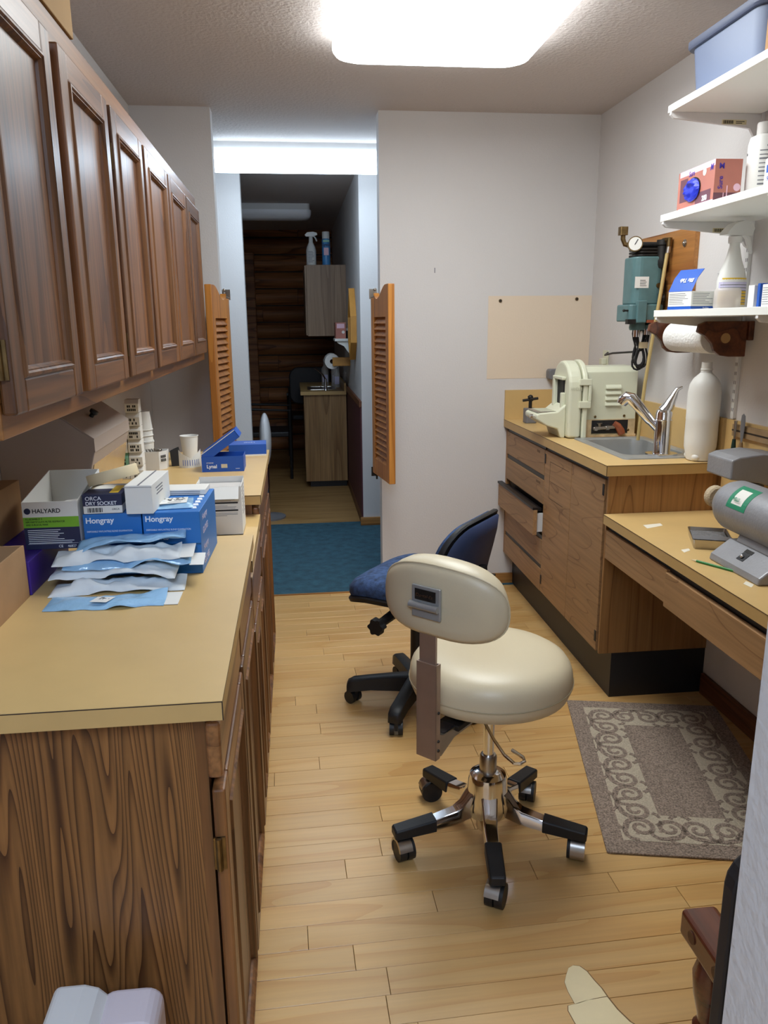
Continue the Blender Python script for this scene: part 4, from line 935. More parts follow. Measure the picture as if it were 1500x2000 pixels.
# ------------------------------------------------------------------ white bottle, towel holder, hose
t = thing('solution_bottle', 'tall milky white plastic bottle without label by the sink', 'bottle', (1.4935, 2.733, ZC))
MB().lathe([(.001,.004),(.035,.004),(.04,0),(.046,.004),(.057,.05),(.058,.08),(.0575,.15),(.0585,.155),(.058,.16),(.058,.25),(.054,.28),(.042,.302),(.027,.316),(.02,.322),(.019,.33),(.021,.332),(.021,.336),(.019,.338),(.0185,.36),(.001,.361)], n=36).build('body', HDPE, t, smooth=True)
b = MB()
for k in range(4):
    a = PI/4+k*PI/2; b.ball((.038*math.cos(a), .038*math.sin(a), .016), .018, .018, .016, 10, 6)
b.build('foot', HDPE, t, smooth=True)
t = thing('towel_holder', 'dark brown wooden paper towel holder below the lowest shelf', 'holder', (1.48, 2.8, 1.36))
P = (1.48, 2.8, 1.36)
at(MB().box(1.548,1.5675,2.575,3.0,1.37,1.435).build('back_board', BROWNW, t, bevel=.003), P)
for y0 in (2.585, 2.965):
    at(MB().prism([(1.548,1.435),(1.40,1.435),(1.375,1.425),(1.37,1.40),(1.40,1.385),(1.425,1.36),(1.435,1.335),(1.455,1.32),(1.49,1.315),(1.548,1.315)], 'y', y0, y0+.02).build('side_plate', BROWNW, t, bevel=.003), P)
    at(MB().cyl((1.47,y0-.003,1.378),(1.47,y0+.02,1.378), .017, n=18).build('dowel_end', M('dowel_wood', (170,134,88), .6), t, smooth=True), P)
at(MB().cyl((1.47,2.6,1.378),(1.47,2.97,1.378), .011, n=12).build('dowel', PLYW, t, smooth=True), P)
t = thing('paper_towel_roll', 'white quilted paper towel roll on the brown wooden holder', 'paper towel', (1.47, 2.79, 1.378))
MB().rings([[(r_*math.cos(2*PI*k/40), y_, r_*math.sin(2*PI*k/40)) for k in range(40)] for r_, y_ in ((.021,-.14),(.054,-.14),(.0555,-.138),(.0555,.148),(.054,.15),(.021,.15))], closed=True).build('paper', TOWEL, t, smooth=True)
MB().rings([[(r_*math.cos(2*PI*k/24), y_, r_*math.sin(2*PI*k/24)) for k in range(24)] for r_, y_ in ((.0185,-.139),(.0208,-.139),(.0208,.149),(.0185,.149))], closed=True).build('core', M('dark_core', (58,50,52), .9), t, smooth=True)
hs = thing('rubber_hose', 'amber rubber hose hanging from the pump down to the counter', 'hose', (1.42, 3.1, 1.1))
MB().tube([(.11,.08,.628),(.104,.08,.60),(.09,.082,.45),(.068,.086,.25),(.055,.095,.08),(.048,.10,-.06),(.045,.105,-.163)], .0075, 10).build('hose', GLASSY, hs, smooth=True)
MB().tube([(.11,.08,.636),(.107,.08,.605)], .01, 10).build('hose_clamp', STEEL, hs, smooth=True)
MB().box(.04,.075,.085,.12,.33,.342).build('cord_tie', COPPER, hs)
# ------------------------------------------------------------------ pump on plywood
t = thing('plywood_board', 'plywood board bolted to the right wall behind the teal pump', 'board', (1.56, 3.26, 1.6))
P = (1.56, 3.26, 1.6)
at(MB().box(1.548,1.5675,3.005,3.53,1.40,1.79).build('sheet', PLYW, t, bevel=.001), P)
for y0, z0 in ((3.08,1.735),(3.48,1.735)): at(MB().cyl((1.544,y0,z0),(1.548,y0,z0), .014, n=16).ball((1.543,y0,z0), .007).build('bolt', STEEL, t, smooth=True), P)
pm = thing('vacuum_pump', 'teal enamel motor pump with pressure gauge on the plywood board', 'pump', (1.478, 3.27, 1.55))
b = MB(); b.prism(rrect(-.075,.06,-.065,.07,.035), 'z', -.045,.145); b.build('motor', TEALM, pm, bevel=.006)
b = MB(); b.prism(rrect(-.092,.062,-.075,.07,.02), 'z', -.115,-.045); b.build('lower_housing', TEALM, pm, bevel=.006)
b = MB(); b.box(-.062,-.02,-.085,-.06,-.12,-.03); b.build('rib', TEALM, pm, bevel=.004)
b = MB(); b.lathe([(.001,-.150),(.03,-.150),(.034,-.14),(.03,-.115),(.001,-.113)], (-.03,-.02,0), 18); b.lathe([(.001,-.145),(.024,-.145),(.026,-.13),(.001,-.113)], (.025,0,0), 18); b.build('nozzle_collar', TEALM, pm, smooth=True)
b = MB(); b.cyl((-.03,-.02,-.178),(-.03,-.02,-.148), .014, n=16); b.cyl((.025,0,-.17),(.025,0,-.143), .013, n=16); b.build('nozzle', CHROME, pm, smooth=True)
b = MB()
for k in range(3): b.prism(rrect(-.062,.05,-.055,.06,.03), 'z', .148+k*.012, .155+k*.012)
b.build('cooling_fin', IRON, pm)
b = MB(); b.cyl((-.06,0,.195),(.069,0,.195), .012, n=12); b.build('manifold', IRON, pm, smooth=True)
g = MB().cyl((-.062,-.018,.195),(-.074,-.05,.195), .03, n=28).build('gauge', BRASS, pm, smooth=True)
b = MB().cyl((-.074,-.05,.195),(-.0745,-.0513,.195), .026, n=28).build('dial', PAPER, g); MB().box(-.0015,.0015,-.0008,0,-.004,.02).xf(Matrix.Translation((-.0747,-.0517,.195)) @ Matrix.Rotation(-.36, 4, 'Z') @ Matrix.Rotation(.5, 4, 'Y')).build('needle', INK, g)
b = MB(); b.tube([(-.06,.01,.19),(-.09,.02,.20),(-.098,.022,.22),(-.098,.022,.245)], .01, 10); b.prism(rrect(-.116,-.082,.006,.038,.006), 'z', .235,.268); b.build('pressure_valve', BRASS, pm, smooth=True)
b = MB(); b.lathe([(.001,.10),(.02,.10),(.024,.112),(.024,.13),(.02,.135),(.02,.185),(.025,.19),(.025,.21),(.001,.212)], (.042,-.055,0), 20); b.build('regulator_bowl', IRON, pm, smooth=True)
b = MB(); b.cyl((.042,-.055,.205),(.052,-.09,.205), .012, n=12); b.cyl((.052,-.09,.18),(.052,-.09,.215), .011, n=12); b.build('hose_fitting', BRASS, pm, smooth=True)
b = MB(); b.box(.055,.0695,-.05,.05,-.10,-.07); b.box(.055,.0695,-.05,.05,.08,.11); b.cyl((.05,-.06,-.09),(.05,-.06,.06), .012, n=10); b.cyl((.03,-.068,-.02),(.055,-.075,-.02), .018, n=12); b.build('mounting_bracket', IRON, pm, bevel=.003)
MB().box(-.072,-.012,-.0655,-.065,.02,.065).build('rating_plate', PAPER, pm); lines_y(pm, -.05, -.016, .026, .055, -.0656, 4, INK, .3, 3)
b = MB(); b.cyl((.03,-.0655,.03),(.03,-.07,.03), .010, n=14); b.build('knob', BRASS, pm, smooth=True)
b = MB(); b.cyl((-.092,-.06,-.07),(-.112,-.065,-.07), .004, n=8); b.ball((-.112,-.065,-.07), .006); b.box(-.105,-.07,-.095,-.07,-.125,-.105); b.build('switch_lever', IRON, pm, smooth=True)
# ------------------------------------------------------------------ things on the shelves
zs = 2.1195
t = thing('storage_tub', 'blue-grey plastic storage tub with rolled rim on the top shelf', 'tub', (1.395, 2.42, zs))
def tr_(ins, z): return [(x, y_, z) for x, y_ in rrect(-.105-ins, .13+ins*.3, -.2-ins, .2+ins, .05, 6)]
MB().rings([tr_(-.012,0), tr_(-.004,.006), tr_(.008,.145), tr_(.004,.145), tr_(-.012,.012)]).build('tub', GREYT, t, smooth=True)
MB().rings([tr_(.006,.1455), tr_(.018,.146), tr_(.022,.152), tr_(.022,.168), tr_(.016,.172), tr_(.006,.170), tr_(.002,.165)], closed=True).build('rim', GREYR, t, smooth=True)
t = thing('cardboard_box', 'brown carton beside the grey tub on the top shelf', 'box', (1.37, 2.06, zs)); MB().box(-.1,.1,-.13,.11,0,.10).build('carton', CARD, t, bevel=.001)
zs = 1.7835
t = thing('nitrile_glove_box', 'mauve glove carton with blue gloves in its oval opening on the middle shelf', 'glove box', (1.280, 2.505, zs), math.radians(-2))
# origin: middle of the long face towards the room; face looks to -x
MB().box(0,.085,-.118,.13,0,.125).build('carton', PINKB, t, bevel=.001)
MB().box(-.0004,.0,-.118,.118,.108,.125).build('pink_band', PINKL, t); MB().box(-.0004,.0,-.118,.118,0,.012).build('pink_foot', PINKL, t)
MB().box(-.0004,.0,.06,.112,.03,.10).build('photo_print', MAUVED, t); MB().box(-.0003,.0,-.1,.0,.012,.045).build('dark_print', MAUVED, t)
MB().prism([(y_, z) for y_, z in [(.055+.052*math.cos(2*PI*k/24)-.035, .062+.034*math.sin(2*PI*k/24)) for k in range(24)]], 'x', -.0008, -.0001).build('opening', INK, t)
rs = []
for j in range(17):
    th_ = PI*j/16; rr = math.sin(th_)
    rs.append([(-.004-max(0, .010*(1+.0*k))*abs(math.cos(2*PI*k/28))*rr*(1 if math.cos(2*PI*k/28) > 0 else .1)*(1+1.6*noise.noise(Vector((k*.5, j*.55, 1)))), .02+.052*math.cos(th_), .058+(.034*rr)*math.sin(2*PI*k/28)*(1+.12*noise.noise(Vector((k*.5, j*.5, 5))))) for k in range(28)])
MB().rings(rs).build('gloves', NITRILE, t, smooth=True, angle=80)
text('Sure', .022, M('indigo_ink', (62,44,150), .5), t, (-.0006, .055, .102), FXN, 1.0, shear=.15, bold=.0003)
text('M', .024, MATS['indigo_ink'], t, (-.0006, -.088, .098), FXN, 1, shear=.2, bold=.0008); text('200', .022, WINK, t, (-.0006, -.045, .016), FXN, 1, bold=.0006)
MB().cyl((-.0006,-.052,.10),(0,-.052,.10), .011, n=18).build('badge', PAPER, t)
text('M', .022, MATS['indigo_ink'], t, (.012, -.1186, .098), FY, 1, bold=.0006); text('Sure', .02, MATS['indigo_ink'], t, (.026, -.1186, .04), (PI/2, -PI/2, 0), 1, bold=.0003)
MB().box(0,.085,-.1184,-.118,.0,.03).build('dark_foot', MAUVED, t); b = MB(); b.box(.04,.043,-.1188,-.1184,.0,.05); b.box(.03,.032,-.1188,-.1184,0,.03); b.build('print', PINKL, t)
MB().cyl((.072,-.1188,.045),(.072,-.1184,.045), .011, n=18).build('end_badge', PINKL, t)
t = thing('spray_refill_bottle', 'white round bottle with grey print behind the mauve glove carton', 'bottle', (1.418, 2.385, zs))
MB().lathe([(.001,.0),(.038,0),(.04,.004),(.04,.165),(.035,.185),(.02,.192),(.018,.195),(.001,.196)], n=30).build('body', WHITEP, t, smooth=True)
MB().lathe([(.001,.194),(.0195,.194),(.0195,.222),(.018,.226),(.001,.227)], n=24).build('cap', M('grey_cap', (205,200,196), .45), t, smooth=True)
b = MB()
for k in range(13):
    z = .012+k*.0118
    a0, a1 = math.radians(232), math.radians(330)
    if k == 12: a0 = math.radians(258)
    hgt = .0045 if k % 3 else .008
    n = 12; rs = [[((.0404+q)*math.cos(a0+(a1-a0)*j/n), (.0404+q)*math.sin(a0+(a1-a0)*j/n), z+zz) for q, zz in ((0,0),(.0003,0),(.0003,hgt*.6),(0,hgt*.6))] for j in range(n+1)]; b.rings(rs)
b.build('print', GINK, t)
text('KING', .023, M('magenta_ink', (206,70,120), .5), t, (-.0395,.012,.148), (PI/2,0,-PI/2+.55), 1, shear=.2); MB().box(-.0,.03,-.0006,0,.0,.007).xf(Matrix.Translation((-.040,.010,.134)) @ Matrix.Rotation(-PI/2+.55, 4, 'Z')).build('bar', INK, t)
t = thing('white_jug', 'white rounded container with blue print at the end of the middle shelf', 'bottle', (1.36, 2.125, zs)); MB().prism(rrect(-.06,.06,-.06,.05,.015), 'z', 0,.085).build('body', WHITEP, t, bevel=.008, seg=3)
MB().box(-.0606,-.06,-.03,.03,.045,.065).build('blue_mark', LBLUE, t); text('G', .02, WINK, t, (-.0608,.022,.048), FXN, 1, bold=.0006); text('907', .017, LBLUE, t, (-.0606,.026,.024), FXN, 1)
# lowest shelf
zs = 1.4735
t = thing('tablet_carton', 'white carton with raised royal blue lid on the lowest shelf', 'carton', (1.325, 2.565, zs), math.radians(18))
MB().box(-.052,.052,-.052,.05,.010,.058).build('carton', PAPER, t, bevel=.001); MB().box(-.0525,.0525,-.0525,.0505,0,.010).build('blue_base', LBLUE, t)
lid = MB(); lid.prism([(-.0525,.058),(-.0515,.058),(-.030,.100),(-.004,.128),(-.005,.129),(-.031,.101)], 'y', -.052, .05); lid.build('lid', LBLUE, t)
text('Blu Tab', .019, WINK, t, (-.0342, -.042, .0985), (PI/2+.0, math.radians(180), math.radians(-90)), 1, shear=.1, bold=.0005); TEXTS[-1] = TEXTS[-1][:4]+(tuple((Matrix.Rotation(math.radians(-90), 4, 'Z') @ Matrix.Rotation(math.radians(90-27), 4, 'X') @ Matrix.Rotation(PI, 4, 'Z')).to_euler()),)+TEXTS[-1][5:]
lines_y(t, -.045, .046, .016, .054, -.052, 7, GINK, .3, 9); lines_x(t, -.045, .045, .016, .054, -.052, 7, GINK, .3, 10)
text('ProEdge', .008, WINK, t, (-.0,-.0528,.002), FY, 1)
t = thing('spray_bottle', 'white trigger spray bottle with yellow label on the lowest shelf', 'spray bottle', (1.425, 2.50, zs), math.radians(20)); t.scale = (1.13, 1.13, 1.03)
MB().lathe([(.001,0),(.044,0),(.047,.005),(.047,.085),(.04,.115),(.026,.15),(.02,.175),(.0165,.19),(.0165,.2),(.001,.201)], n=30, sy=.72).build('body', HDPE, t, smooth=True)
b = MB(); b.lathe([(.001,.2),(.019,.2),(.019,.218),(.016,.22),(.001,.221)], n=20); b.prism([(-.05,.222),(-.045,.232),(-.02,.255),(.02,.268),(.05,.262),(.06,.245),(.05,.222)], 'y', -.014,.014); b.build('spray_head', WHITEP, t, smooth=True)
MB().tube([(.03,0,.235),(.05,0,.215),(.062,0,.185),(.07,0,.172)], [.009,.008,.007,.005], 8).build('trigger', WHITEP, t, smooth=True)
def wrap(a0, a1, z0, z1, mat, nm, r_=.0473):
    n = 14; MB().rings([[((r_+q)*math.cos(a0+(a1-a0)*j/n), .72*(r_+q)*math.sin(a0+(a1-a0)*j/n), z) for q, z in ((0,z0),(.0004,z0),(.0004,z1),(0,z1))] for j in range(n+1)]).build(nm, mat, t)
wrap(math.radians(175), math.radians(330), .055, .082, LAVEND, 'label'); wrap(math.radians(175), math.radians(330), .012, .054, YELLOW, 'yellow_label'); wrap(math.radians(190), math.radians(320), .088, .094, YELLOW, 'yellow_stripe', .0455)
b = MB()
for k in range(7):
    n = 10; a0, a1 = math.radians(185), math.radians(310); z = .018+k*.009
    b.rings([[((.0477+q)*math.cos(a0+(a1-a0)*j/n), .72*(.0477+q)*math.sin(a0+(a1-a0)*j/n), z+zz) for q, zz in ((0,0),(.0003,0),(.0003,.0022),(0,.0022))] for j in range(n+1)])
b.build('print', GINK, t)
t = thing('frosted_cup', 'frosted translucent plastic tub in front of the spray bottle', 'tub', (1.305, 2.305, zs)); MB().lathe([(.001,0),(.036,0),(.038,.003),(.038,.05),(.034,.058),(.001,.059)], n=28).build('tub', FROST, t, smooth=True)
MB().lathe([(.001,.002),(.022,.002),(.022,.03),(.001,.032)], n=20).build('contents', CARDB, t, smooth=True)
t = thing('glass_cylinder', 'small clear measuring cylinder between the carton and spray bottle', 'cylinder', (1.45, 2.60, zs)); MB().lathe([(.001,0),(.016,0),(.016,.115),(.0185,.117),(.0185,.119),(.014,.118),(.014,.004),(.001,.004)], n=20).build('glass', CLEAR, t, smooth=True)
for i, (y0, w_, m_, lb) in enumerate(((2.205,.03,PAPER,'white carton nearest the frosted tub on the lowest shelf'), (2.168,.012,LBLUE,'slim royal blue carton between two white ones on the lowest shelf'), (2.125,.05,PAPER,'white carton with fine print at the end of the lowest shelf'))):
    t = thing('slim_carton', lb, 'carton', (1.37, y0, zs)); MB().box(-.05,.1,-w_/2,w_/2,0,.062 if i != 1 else .066).build('carton', m_, t, bevel=.001)
    if i == 2: lines_x(t, -.02, .022, .006, .056, -.05, 8, GINK, .3, 5)
# ------------------------------------------------------------------ tool rail on the wall above the desk
t = thing('tool_rail', 'worn wooden tool rail on the wall behind the grey lathe', 'rail', (1.545, 2.3, 1.05))
b = MB(); b.box(-.004,.008,-.5,.31,-.012,.03); b.build('strip', M('weathered_strip', (160,132,96), .7, var=.2, vscale=14), t, bevel=.001); MB().box(-.0045,.0,-.5,.31,.006,.012).build('slot', SEAM, t)
for y0, m_, lb in ((2.575, None, 'green handled hand tool hanging in the tool rail'), (2.53, 1, 'grey wax spatula with wooden handle hanging in the tool rail')):
    t = thing('hand_tool', lb, 'tool', (1.532, y0, 1.0))
    if m_ is None:
        MB().tube([(0,0,.03),(0,0,.06),(0,0,.095)], [.0035,.0045,.006], 8).build('blade', STEEL, t, smooth=True); MB().tube([(0,0,-.05),(0,0,-.01),(0,0,.03)], [.008,.009,.006], 10).build('handle', M('dark_green_handle', (24,52,44), .4), t, smooth=True)
    else:
        MB().lathe_e([(.15,0),(.55,.15),(.9,.45),(1,.75),(.8,.93),(.05,1)], (0,0,.02), .0025, .014, .105, 14).build('blade', GREYD, t, smooth=True)
        MB().tube([(0,0,-.05),(0,0,-.01),(0,0,.025)], [.008,.010,.006], 10).build('handle', M('handle_wood', (150,120,84), .6), t, smooth=True)
# ------------------------------------------------------------------ dental lathe on the desk
lt = thing('bench_lathe', 'grey hammered enamel bench lathe with felt buff on the desk', 'machine', (1.325, 1.985, .7452))
MB().prism([(-.115,0),(.115,0),(.11,.02),(.055,.062),(-.055,.062),(-.11,.02)], 'y', -.13,.125).build('base', GREYM, lt, bevel=.006, seg=3)
MB().prism([(-.055,.062),(.055,.062),(.045,.085),(-.045,.085)], 'y', -.09,.09).build('pedestal', GREYM, lt, bevel=.004)
body = MB(); prof = [(.012,.245),(.03,.243),(.045,.238),(.062,.225),(.072,.205),(.076,.19),(.076,.188),(.0775,.186),(.0775,-.17),(.07,-.2),(.04,-.215),(.001,-.216)]
body.rings([[(r_*math.cos(2*PI*k/36), y_, .145+r_*math.sin(2*PI*k/36)) for k in range(36)] for r_, y_ in prof]); body.build('motor', GREYM, lt, smooth=True)
sh = MB().cyl((0,.235,.145),(0,.345,.145), .007, n=12).build('shaft', STEEL, lt, smooth=True)
MB().rings([[(r_*math.cos(2*PI*k/28), y_, .145+r_*math.sin(2*PI*k/28)) for k in range(28)] for r_, y_ in ((.008,.30),(.03,.298),(.035,.303),(.035,.325),(.03,.330),(.008,.329))]).build('buff_wheel', FELT, lt, smooth=True)
# label on the shell, switch and plate on the base slope
def shell(a0, a1, y0, y1, r_, mat, nm, n=8):
    MB().rings([[((r_+q)*math.cos(a0+(a1-a0)*j/n), y_, .145+(r_+q)*math.sin(a0+(a1-a0)*j/n)) for q, y_ in ((0,y0),(.0006,y0),(.0006,y1),(0,y1))] for j in range(n+1)]).build(nm, mat, lt)
shell(math.radians(108), math.radians(168), .03, .125, .0776, GREENL, 'label'); shell(math.radians(120), math.radians(158), .052, .105, .0783, PAPER, 'label_panel')
text('WELLS', .015, GREENL, lt, (-.0725*1.02, .10, .145+.041), (math.radians(62), 0, -PI/2), .8, bold=.0003)
sa = math.atan2(.042, .055)
MB().box(-.016,.016,-.0,.002,-.014,.014).xf(Matrix.Translation((-.083,.0,.0425)) @ Matrix.Rotation(-PI/2, 4, 'Z') @ R_(-(PI/2-sa))).build('switch_plate', INK, lt)
MB().ball((-.086,0,.044), .006, .006, .006, 10, 6).build('switch', CHROME, lt, smooth=True)
MB().box(-.018,.018,0,.0015,-.006,.006).xf(Matrix.Translation((-.066,.0,.0555)) @ Matrix.Rotation(-PI/2, 4, 'Z') @ R_(-(PI/2-sa))).build('speed_plate', IRON, lt)
t = thing('splash_hood', 'grey metal splash hood on a curved arm behind the lathe', 'hood', (1.495, 2.385, .7452))
MB().prism([(-.135,.20),(-.135,.262),(-.11,.272),(-.03,.28),(.055,.27),(.055,.18),(.03,.165),(-.03,.185)], 'y', -.10,.05).build('hood', GREYM, t, bevel=.005)
MB().tube([(.015,0,.0),(.015,0,.06),(.01,-.01,.13),(.0,-.02,.18)], [.03,.024,.022,.03], 12).build('arm', GREYD, t, smooth=True)
MB().prism(rrect(-.03,.055,-.05,.05,.015), 'z', 0,.01).build('foot', GREYD, t)
t = thing('pumice_pan', 'small metal pan of grey pumice powder beside the lathe', 'pan', (1.30, 2.27, .7452), math.radians(-22))
b = MB(); b.rings([[(x,y_,z) for x,y_ in rrect(-.06+i,.06-i,-.085+i,.085-i,.006,2)] for i, z in ((.006,0),(.0,.03),(.002,.03),(.008,.004))]); b.build('pan', STEEL, t)
V, F = wavy(12, 14, .104, .154, .010, 3, .018); MB().add(V, F).build('powder', PUM, t, smooth=True)
MB().box(-.058,.058,-.08,-.035,.0305,.032).build('lid_sheet', GREYD, t)
def pencil(label, p0, p1):
    p0 = Vector(p0); p1 = Vector(p1); d = p1-p0; L = d.length; t = thing('green_pencil', label, 'pencil', p0); t.rotation_euler = d.to_track_quat('X', 'Z').to_euler()
    MB().cyl((.018,0,0),(L,0,0), .0037, n=6).build('shaft', PENG, t); MB().cyl((0,0,0),(.018,0,0), .0006, .0036, 6).build('tip', TAPE, t)
pencil('green pencil lying on the desk in front of the lathe', (1.150, 2.098, .7490), (1.216, 1.975, .7490))
pencil('second green pencil lying on top of the lathe motor', (1.325, 2.09, .8277), (1.352, 1.93, .8277))
# ------------------------------------------------------------------ far room
fc = thing('far_sink_cabinet', 'wood laminate sink cabinet in the dark far room', 'cabinet', (.26, 7.4, 0)); P = (.26, 7.4, 0)
TEAKF = TEAKV
at(box('end_panel', wood('far_laminate', (168,128,80), (140,100,58), (178,138,90), 'z', 6, .08, 6, .5), fc, .072, .4435, 6.905, 6.925, .06, .83), P)
b = MB(); b.box(.075,.443,6.925,8.0,.06,.16); b.box(.075,.09,6.925,8.0,.16,.83); b.box(.43,.443,6.925,8.0,.16,.83); b.box(.09,.43,7.98,8.0,.16,.83); at(b.build('carcass', MATS['far_laminate'], fc), P)
at(box('kick', KICK, fc, .11, .44, 6.96, 7.98, 0, .0598), P)
t = thing('far_countertop', 'tan laminate countertop with small steel sink in the dark far room', 'countertop', (.25, 7.4, .831))
P = (.25, 7.4, .831); b = MB()
for q in ((.045,.12,6.88,8.0),(.36,.4435,6.88,8.0),(.12,.36,6.88,7.05),(.12,.36,7.4,8.0)): b.box(*q, .831,.862)
at(b.build('slab', COUNTE, t), P); at(box('backsplash', COUNTE, t, .425,.4435,6.88,8.0,.8625,.93), P)
t = thing('far_sink', 'double steel sink in the dark far room counter', 'sink', (.24, 7.22, .8625))
MB().rings([[(x,y_,z) for x,y_ in rrect(-.13+i,.13-i,-.185+i,.185-i,.03)] for i, z in ((0,0),(.002,.005),(.012,.005),(.018,-.01),(.025,-.13),(.06,-.14))]).build('bowl', STEEL, t, smooth=True); MB().box(-.006,.006,-.17,.17,-.12,.004).build('divider', STEEL, t)
t = thing('far_faucet', 'small chrome faucet with bent lever in the dark far room', 'faucet', (.27, 7.005, .8622))
MB().lathe([(.001,0),(.016,0),(.013,.02),(.013,.10),(.001,.102)], n=16).build('body', CHROME, t, smooth=True); MB().tube([(0,0,.09),(-.02,.05,.13),(-.055,.1,.16),(-.09,.13,.185)], .008, 8).build('spout', CHROME, t, smooth=True)
t = thing('far_wall_cabinet', 'grey-brown wall cabinet in the dark far room with two cans on top', 'cabinet', (.29, 7.0, 1.333)); P = (.29, 7.0, 1.333)
at(box('carcass', GREYW, t, .128,.4615, 6.9, 7.75, 1.333, 1.92, bevel=.001), P); at(box('door', GREYW, t, .112,.127, 6.905, 7.32, 1.34, 1.915, bevel=.001), P); at(box('door', GREYW, t, .112,.127, 7.33, 7.745, 1.34, 1.915, bevel=.001), P)
t = thing('far_spray_bottle', 'white trigger spray bottle on top of the far wall cabinet', 'spray bottle', (.175, 6.97, 1.9205))
MB().lathe([(.001,0),(.04,0),(.042,.005),(.042,.12),(.035,.15),(.018,.185),(.0165,.23),(.001,.231)], n=20).build('body', WHITEP, t, smooth=True)
MB().prism([(-.04,.232),(-.05,.245),(-.03,.265),(.02,.27),(.052,.262),(.055,.245),(.02,.232)], 'y', -.014,.014).build('spray_head', WHITEP, t); MB().tube([(.02,0,.24),(.04,0,.22),(.05,0,.195)], .006, 8).build('trigger', WHITEP, t)
lines_y(t, -.025, .028, .02, .115, -.043, 9, GINK, .35, 3)
t = thing('aerosol_can', 'blue and white disinfectant aerosol can on top of the far wall cabinet', 'can', (.302, 6.97, 1.9205))
MB().lathe([(.001,0),(.034,0),(.035,.005),(.035,.205),(.03,.213),(.001,.214)], n=20).build('can', SPRAYB, t, smooth=True); MB().lathe([(.001,.214),(.031,.214),(.031,.268),(.029,.271),(.001,.272)], n=20).build('cap', WHITEP, t, smooth=True)
text('Lysol', .03, M('navy_ink', (20,34,90), .5), t, (-.033,-.0362,.155), FY, 1, bold=.001); MB().box(-.02,.02,-.0365,-.03,.08,.14).build('pink_panel', PINKL, t); MB().box(-.026,.026,-.0362,-.02,.185,.203).build('teal_band', MINT, t)
t = thing('far_wall_shelf', 'small white bracket shelf on the far room wall', 'shelf', (.4, 6.45, 1.30)); MB().box(-.075,.0615,-.12,.12,0,.02).build('board', WMEL, t, bevel=.003); MB().prism([(.0615,0),(-.06,0),(-.05,-.015),(.0,-.04),(.035,-.09),(.0615,-.10)], 'y', -.10,-.085).build('bracket', WMEL, t)
t = thing('far_glove_box', 'pink carton standing on the small white far room shelf', 'carton', (.375, 6.45, 1.3205)); MB().box(-.04,.04,-.1,.1,0,.125).build('carton', PINKB, t, bevel=.001); MB().box(-.03,.03,-.1005,-.1,.08,.115).build('band', PINKL, t); MB().cyl((.02,-.1008,.05),(.02,-.1,.05), .012, n=14).build('badge', PAPER, t)
t = thing('pill_bottle', 'small dark bottle with white cap on the far room shelf', 'bottle', (.435, 6.41, 1.3205)); MB().lathe([(.001,0),(.016,0),(.016,.06),(.001,.061)], n=14).build('body', BLACK, t, smooth=True); MB().lathe([(.001,.0612),(.014,.0612),(.014,.08),(.001,.081)], n=14).build('cap', WHITEP, t, smooth=True)
t = thing('wall_frame', 'hexagonal honey wood frame on the far room wall', 'frame', (.462, 5.98, 1.42))
hx_ = [(.0,.27),(.15,.07),(.15,-.12),(.0,-.25),(-.15,-.12),(-.15,.07)]
MB().rings([[(x, y_*s_, z*s_) for y_, z in hx_] for x, s_ in ((-.001,1),(-.045,1),(-.045,.86),(-.001,.86))], closed=True).build('rim', M('honey_wood', (196,140,62), .4, var=.1, vscale=12), t); MB().prism([(y_*.86, z*.86) for y_, z in hx_], 'x', -.012,-.004).build('panel', BROWNW, t)
t = thing('far_towel_holder', 'short wooden arm holding a paper roll in the far room', 'holder', (.4, 6.7, 1.13)); MB().box(-.085,.0615,-.14,-.115,-.035,.035).build('arm', M('honey_wood', (196,140,62)), t, bevel=.003)
t = thing('far_paper_roll', 'white paper roll on the wooden arm in the far room', 'paper towel', (.315, 6.72, 1.13)); MB().rings([[(r_*math.cos(2*PI*k/28), y_, r_*math.sin(2*PI*k/28)) for k in range(28)] for r_, y_ in ((.02,-.11),(.062,-.11),(.062,.11),(.02,.11))], closed=True).build('roll', TOWEL, t, smooth=True)
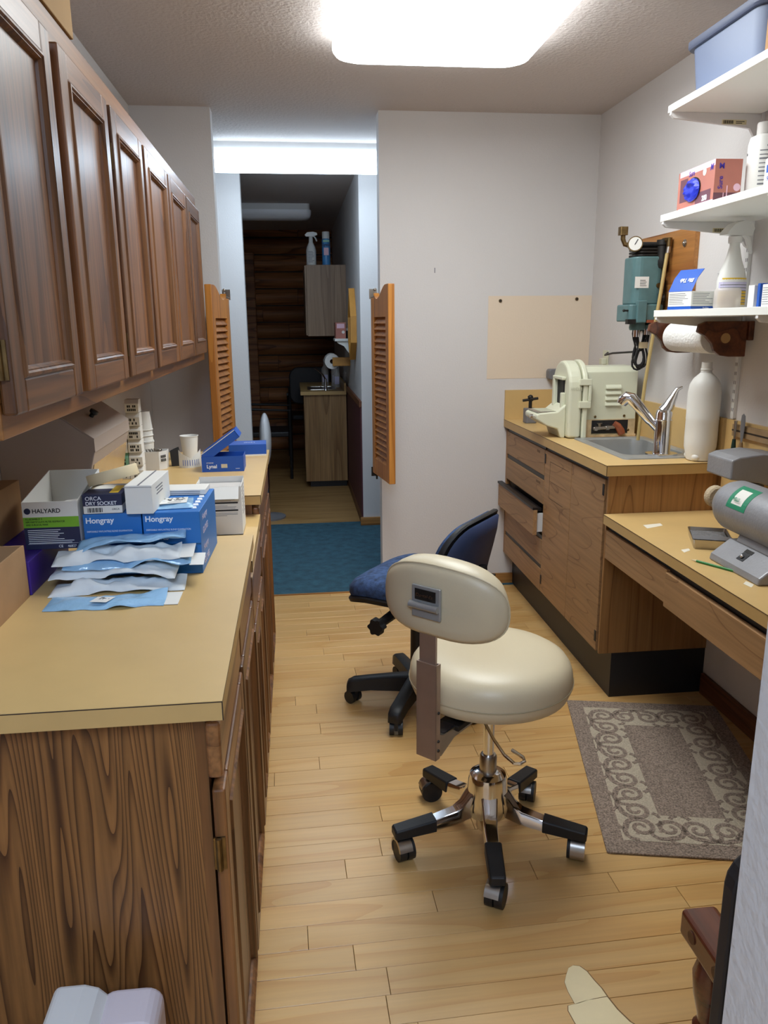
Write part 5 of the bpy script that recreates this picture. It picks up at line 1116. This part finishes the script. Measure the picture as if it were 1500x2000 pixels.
for i, (x, y_, h_, r_, lb) in enumerate(((.29,7.6,.22,.035,'tall clear bottle by the far room sink'), (.385,7.5,.26,.04,'clear bottle with dark cap by the far room sink'), (.385,7.3,.17,.03,'short clear bottle nearest the far room wall'))):
    t = thing('clear_bottle', lb, 'bottle', (x, y_, .8625)); MB().lathe([(.001,0),(r_,0),(r_,h_*.7),(r_*.4,h_*.85),(r_*.4,h_),(.001,h_+.001)], n=18).build('body', FROST, t, smooth=True); MB().lathe([(.001,h_+.001),(r_*.45,h_+.001),(r_*.45,h_+.025),(.001,h_+.026)], n=14).build('cap', GREYD if i else WHITEP, t, smooth=True)
    MB().box(-r_*.7, r_*.7, -r_-.001, -r_*.72, .03, .1).build('label', LAVEND, t)
def dark_chair(label, x, y_, rz, zs_, zt):
    t = thing('dark_chair', label, 'chair', (x, y_, 0), rz)
    MB().prism(rrect(-.23,.23,-.22,.22,.06), 'z', zs_-.05, zs_).build('seat', DARKV, t, bevel=.012)
    MB().prism(rrect(-.22,.22,zs_+.12,zt,.10,6), 'y', .2,.25).build('backrest', DARKV, t, bevel=.012)
    for s_ in (-1, 1):
        MB().tube([(s_*.24,-.2,0),(s_*.24,-.2,zs_+.2),(s_*.24,.22,zs_+.22)], .014, 8).build('arm_frame', BLACK, t, smooth=True); MB().tube([(s_*.22,.22,0),(s_*.22,.24,zs_+.3)], .014, 8).build('rear_leg', BLACK, t, smooth=True)
    return t
dark_chair('black upholstered chair behind the far room sink', .16, 8.5, PI, .5, 1.0)
dark_chair('dark chair in the shadow left of the far room sink cabinet', -.26, 7.6, PI/2, .45, .80)
t = thing('oval_chair_back', 'white oval moulded seat back standing just inside the far doorway', 'chair', (-.235, 5.85, 0))
MB().ball((0,0,.60), .045, .12, .20, 20, 14).build('seat_back', M('glossy_white_plastic', (226,226,228), .18), t, smooth=True)
MB().tube([(0,0,.02),(0,0,.42)], .018, 10).build('post', CHROME, t, smooth=True); MB().lathe([(.001,0),(.13,0),(.13,.012),(.03,.03),(.001,.031)], n=24).build('base', GREYD, t, smooth=True)
flush_texts()
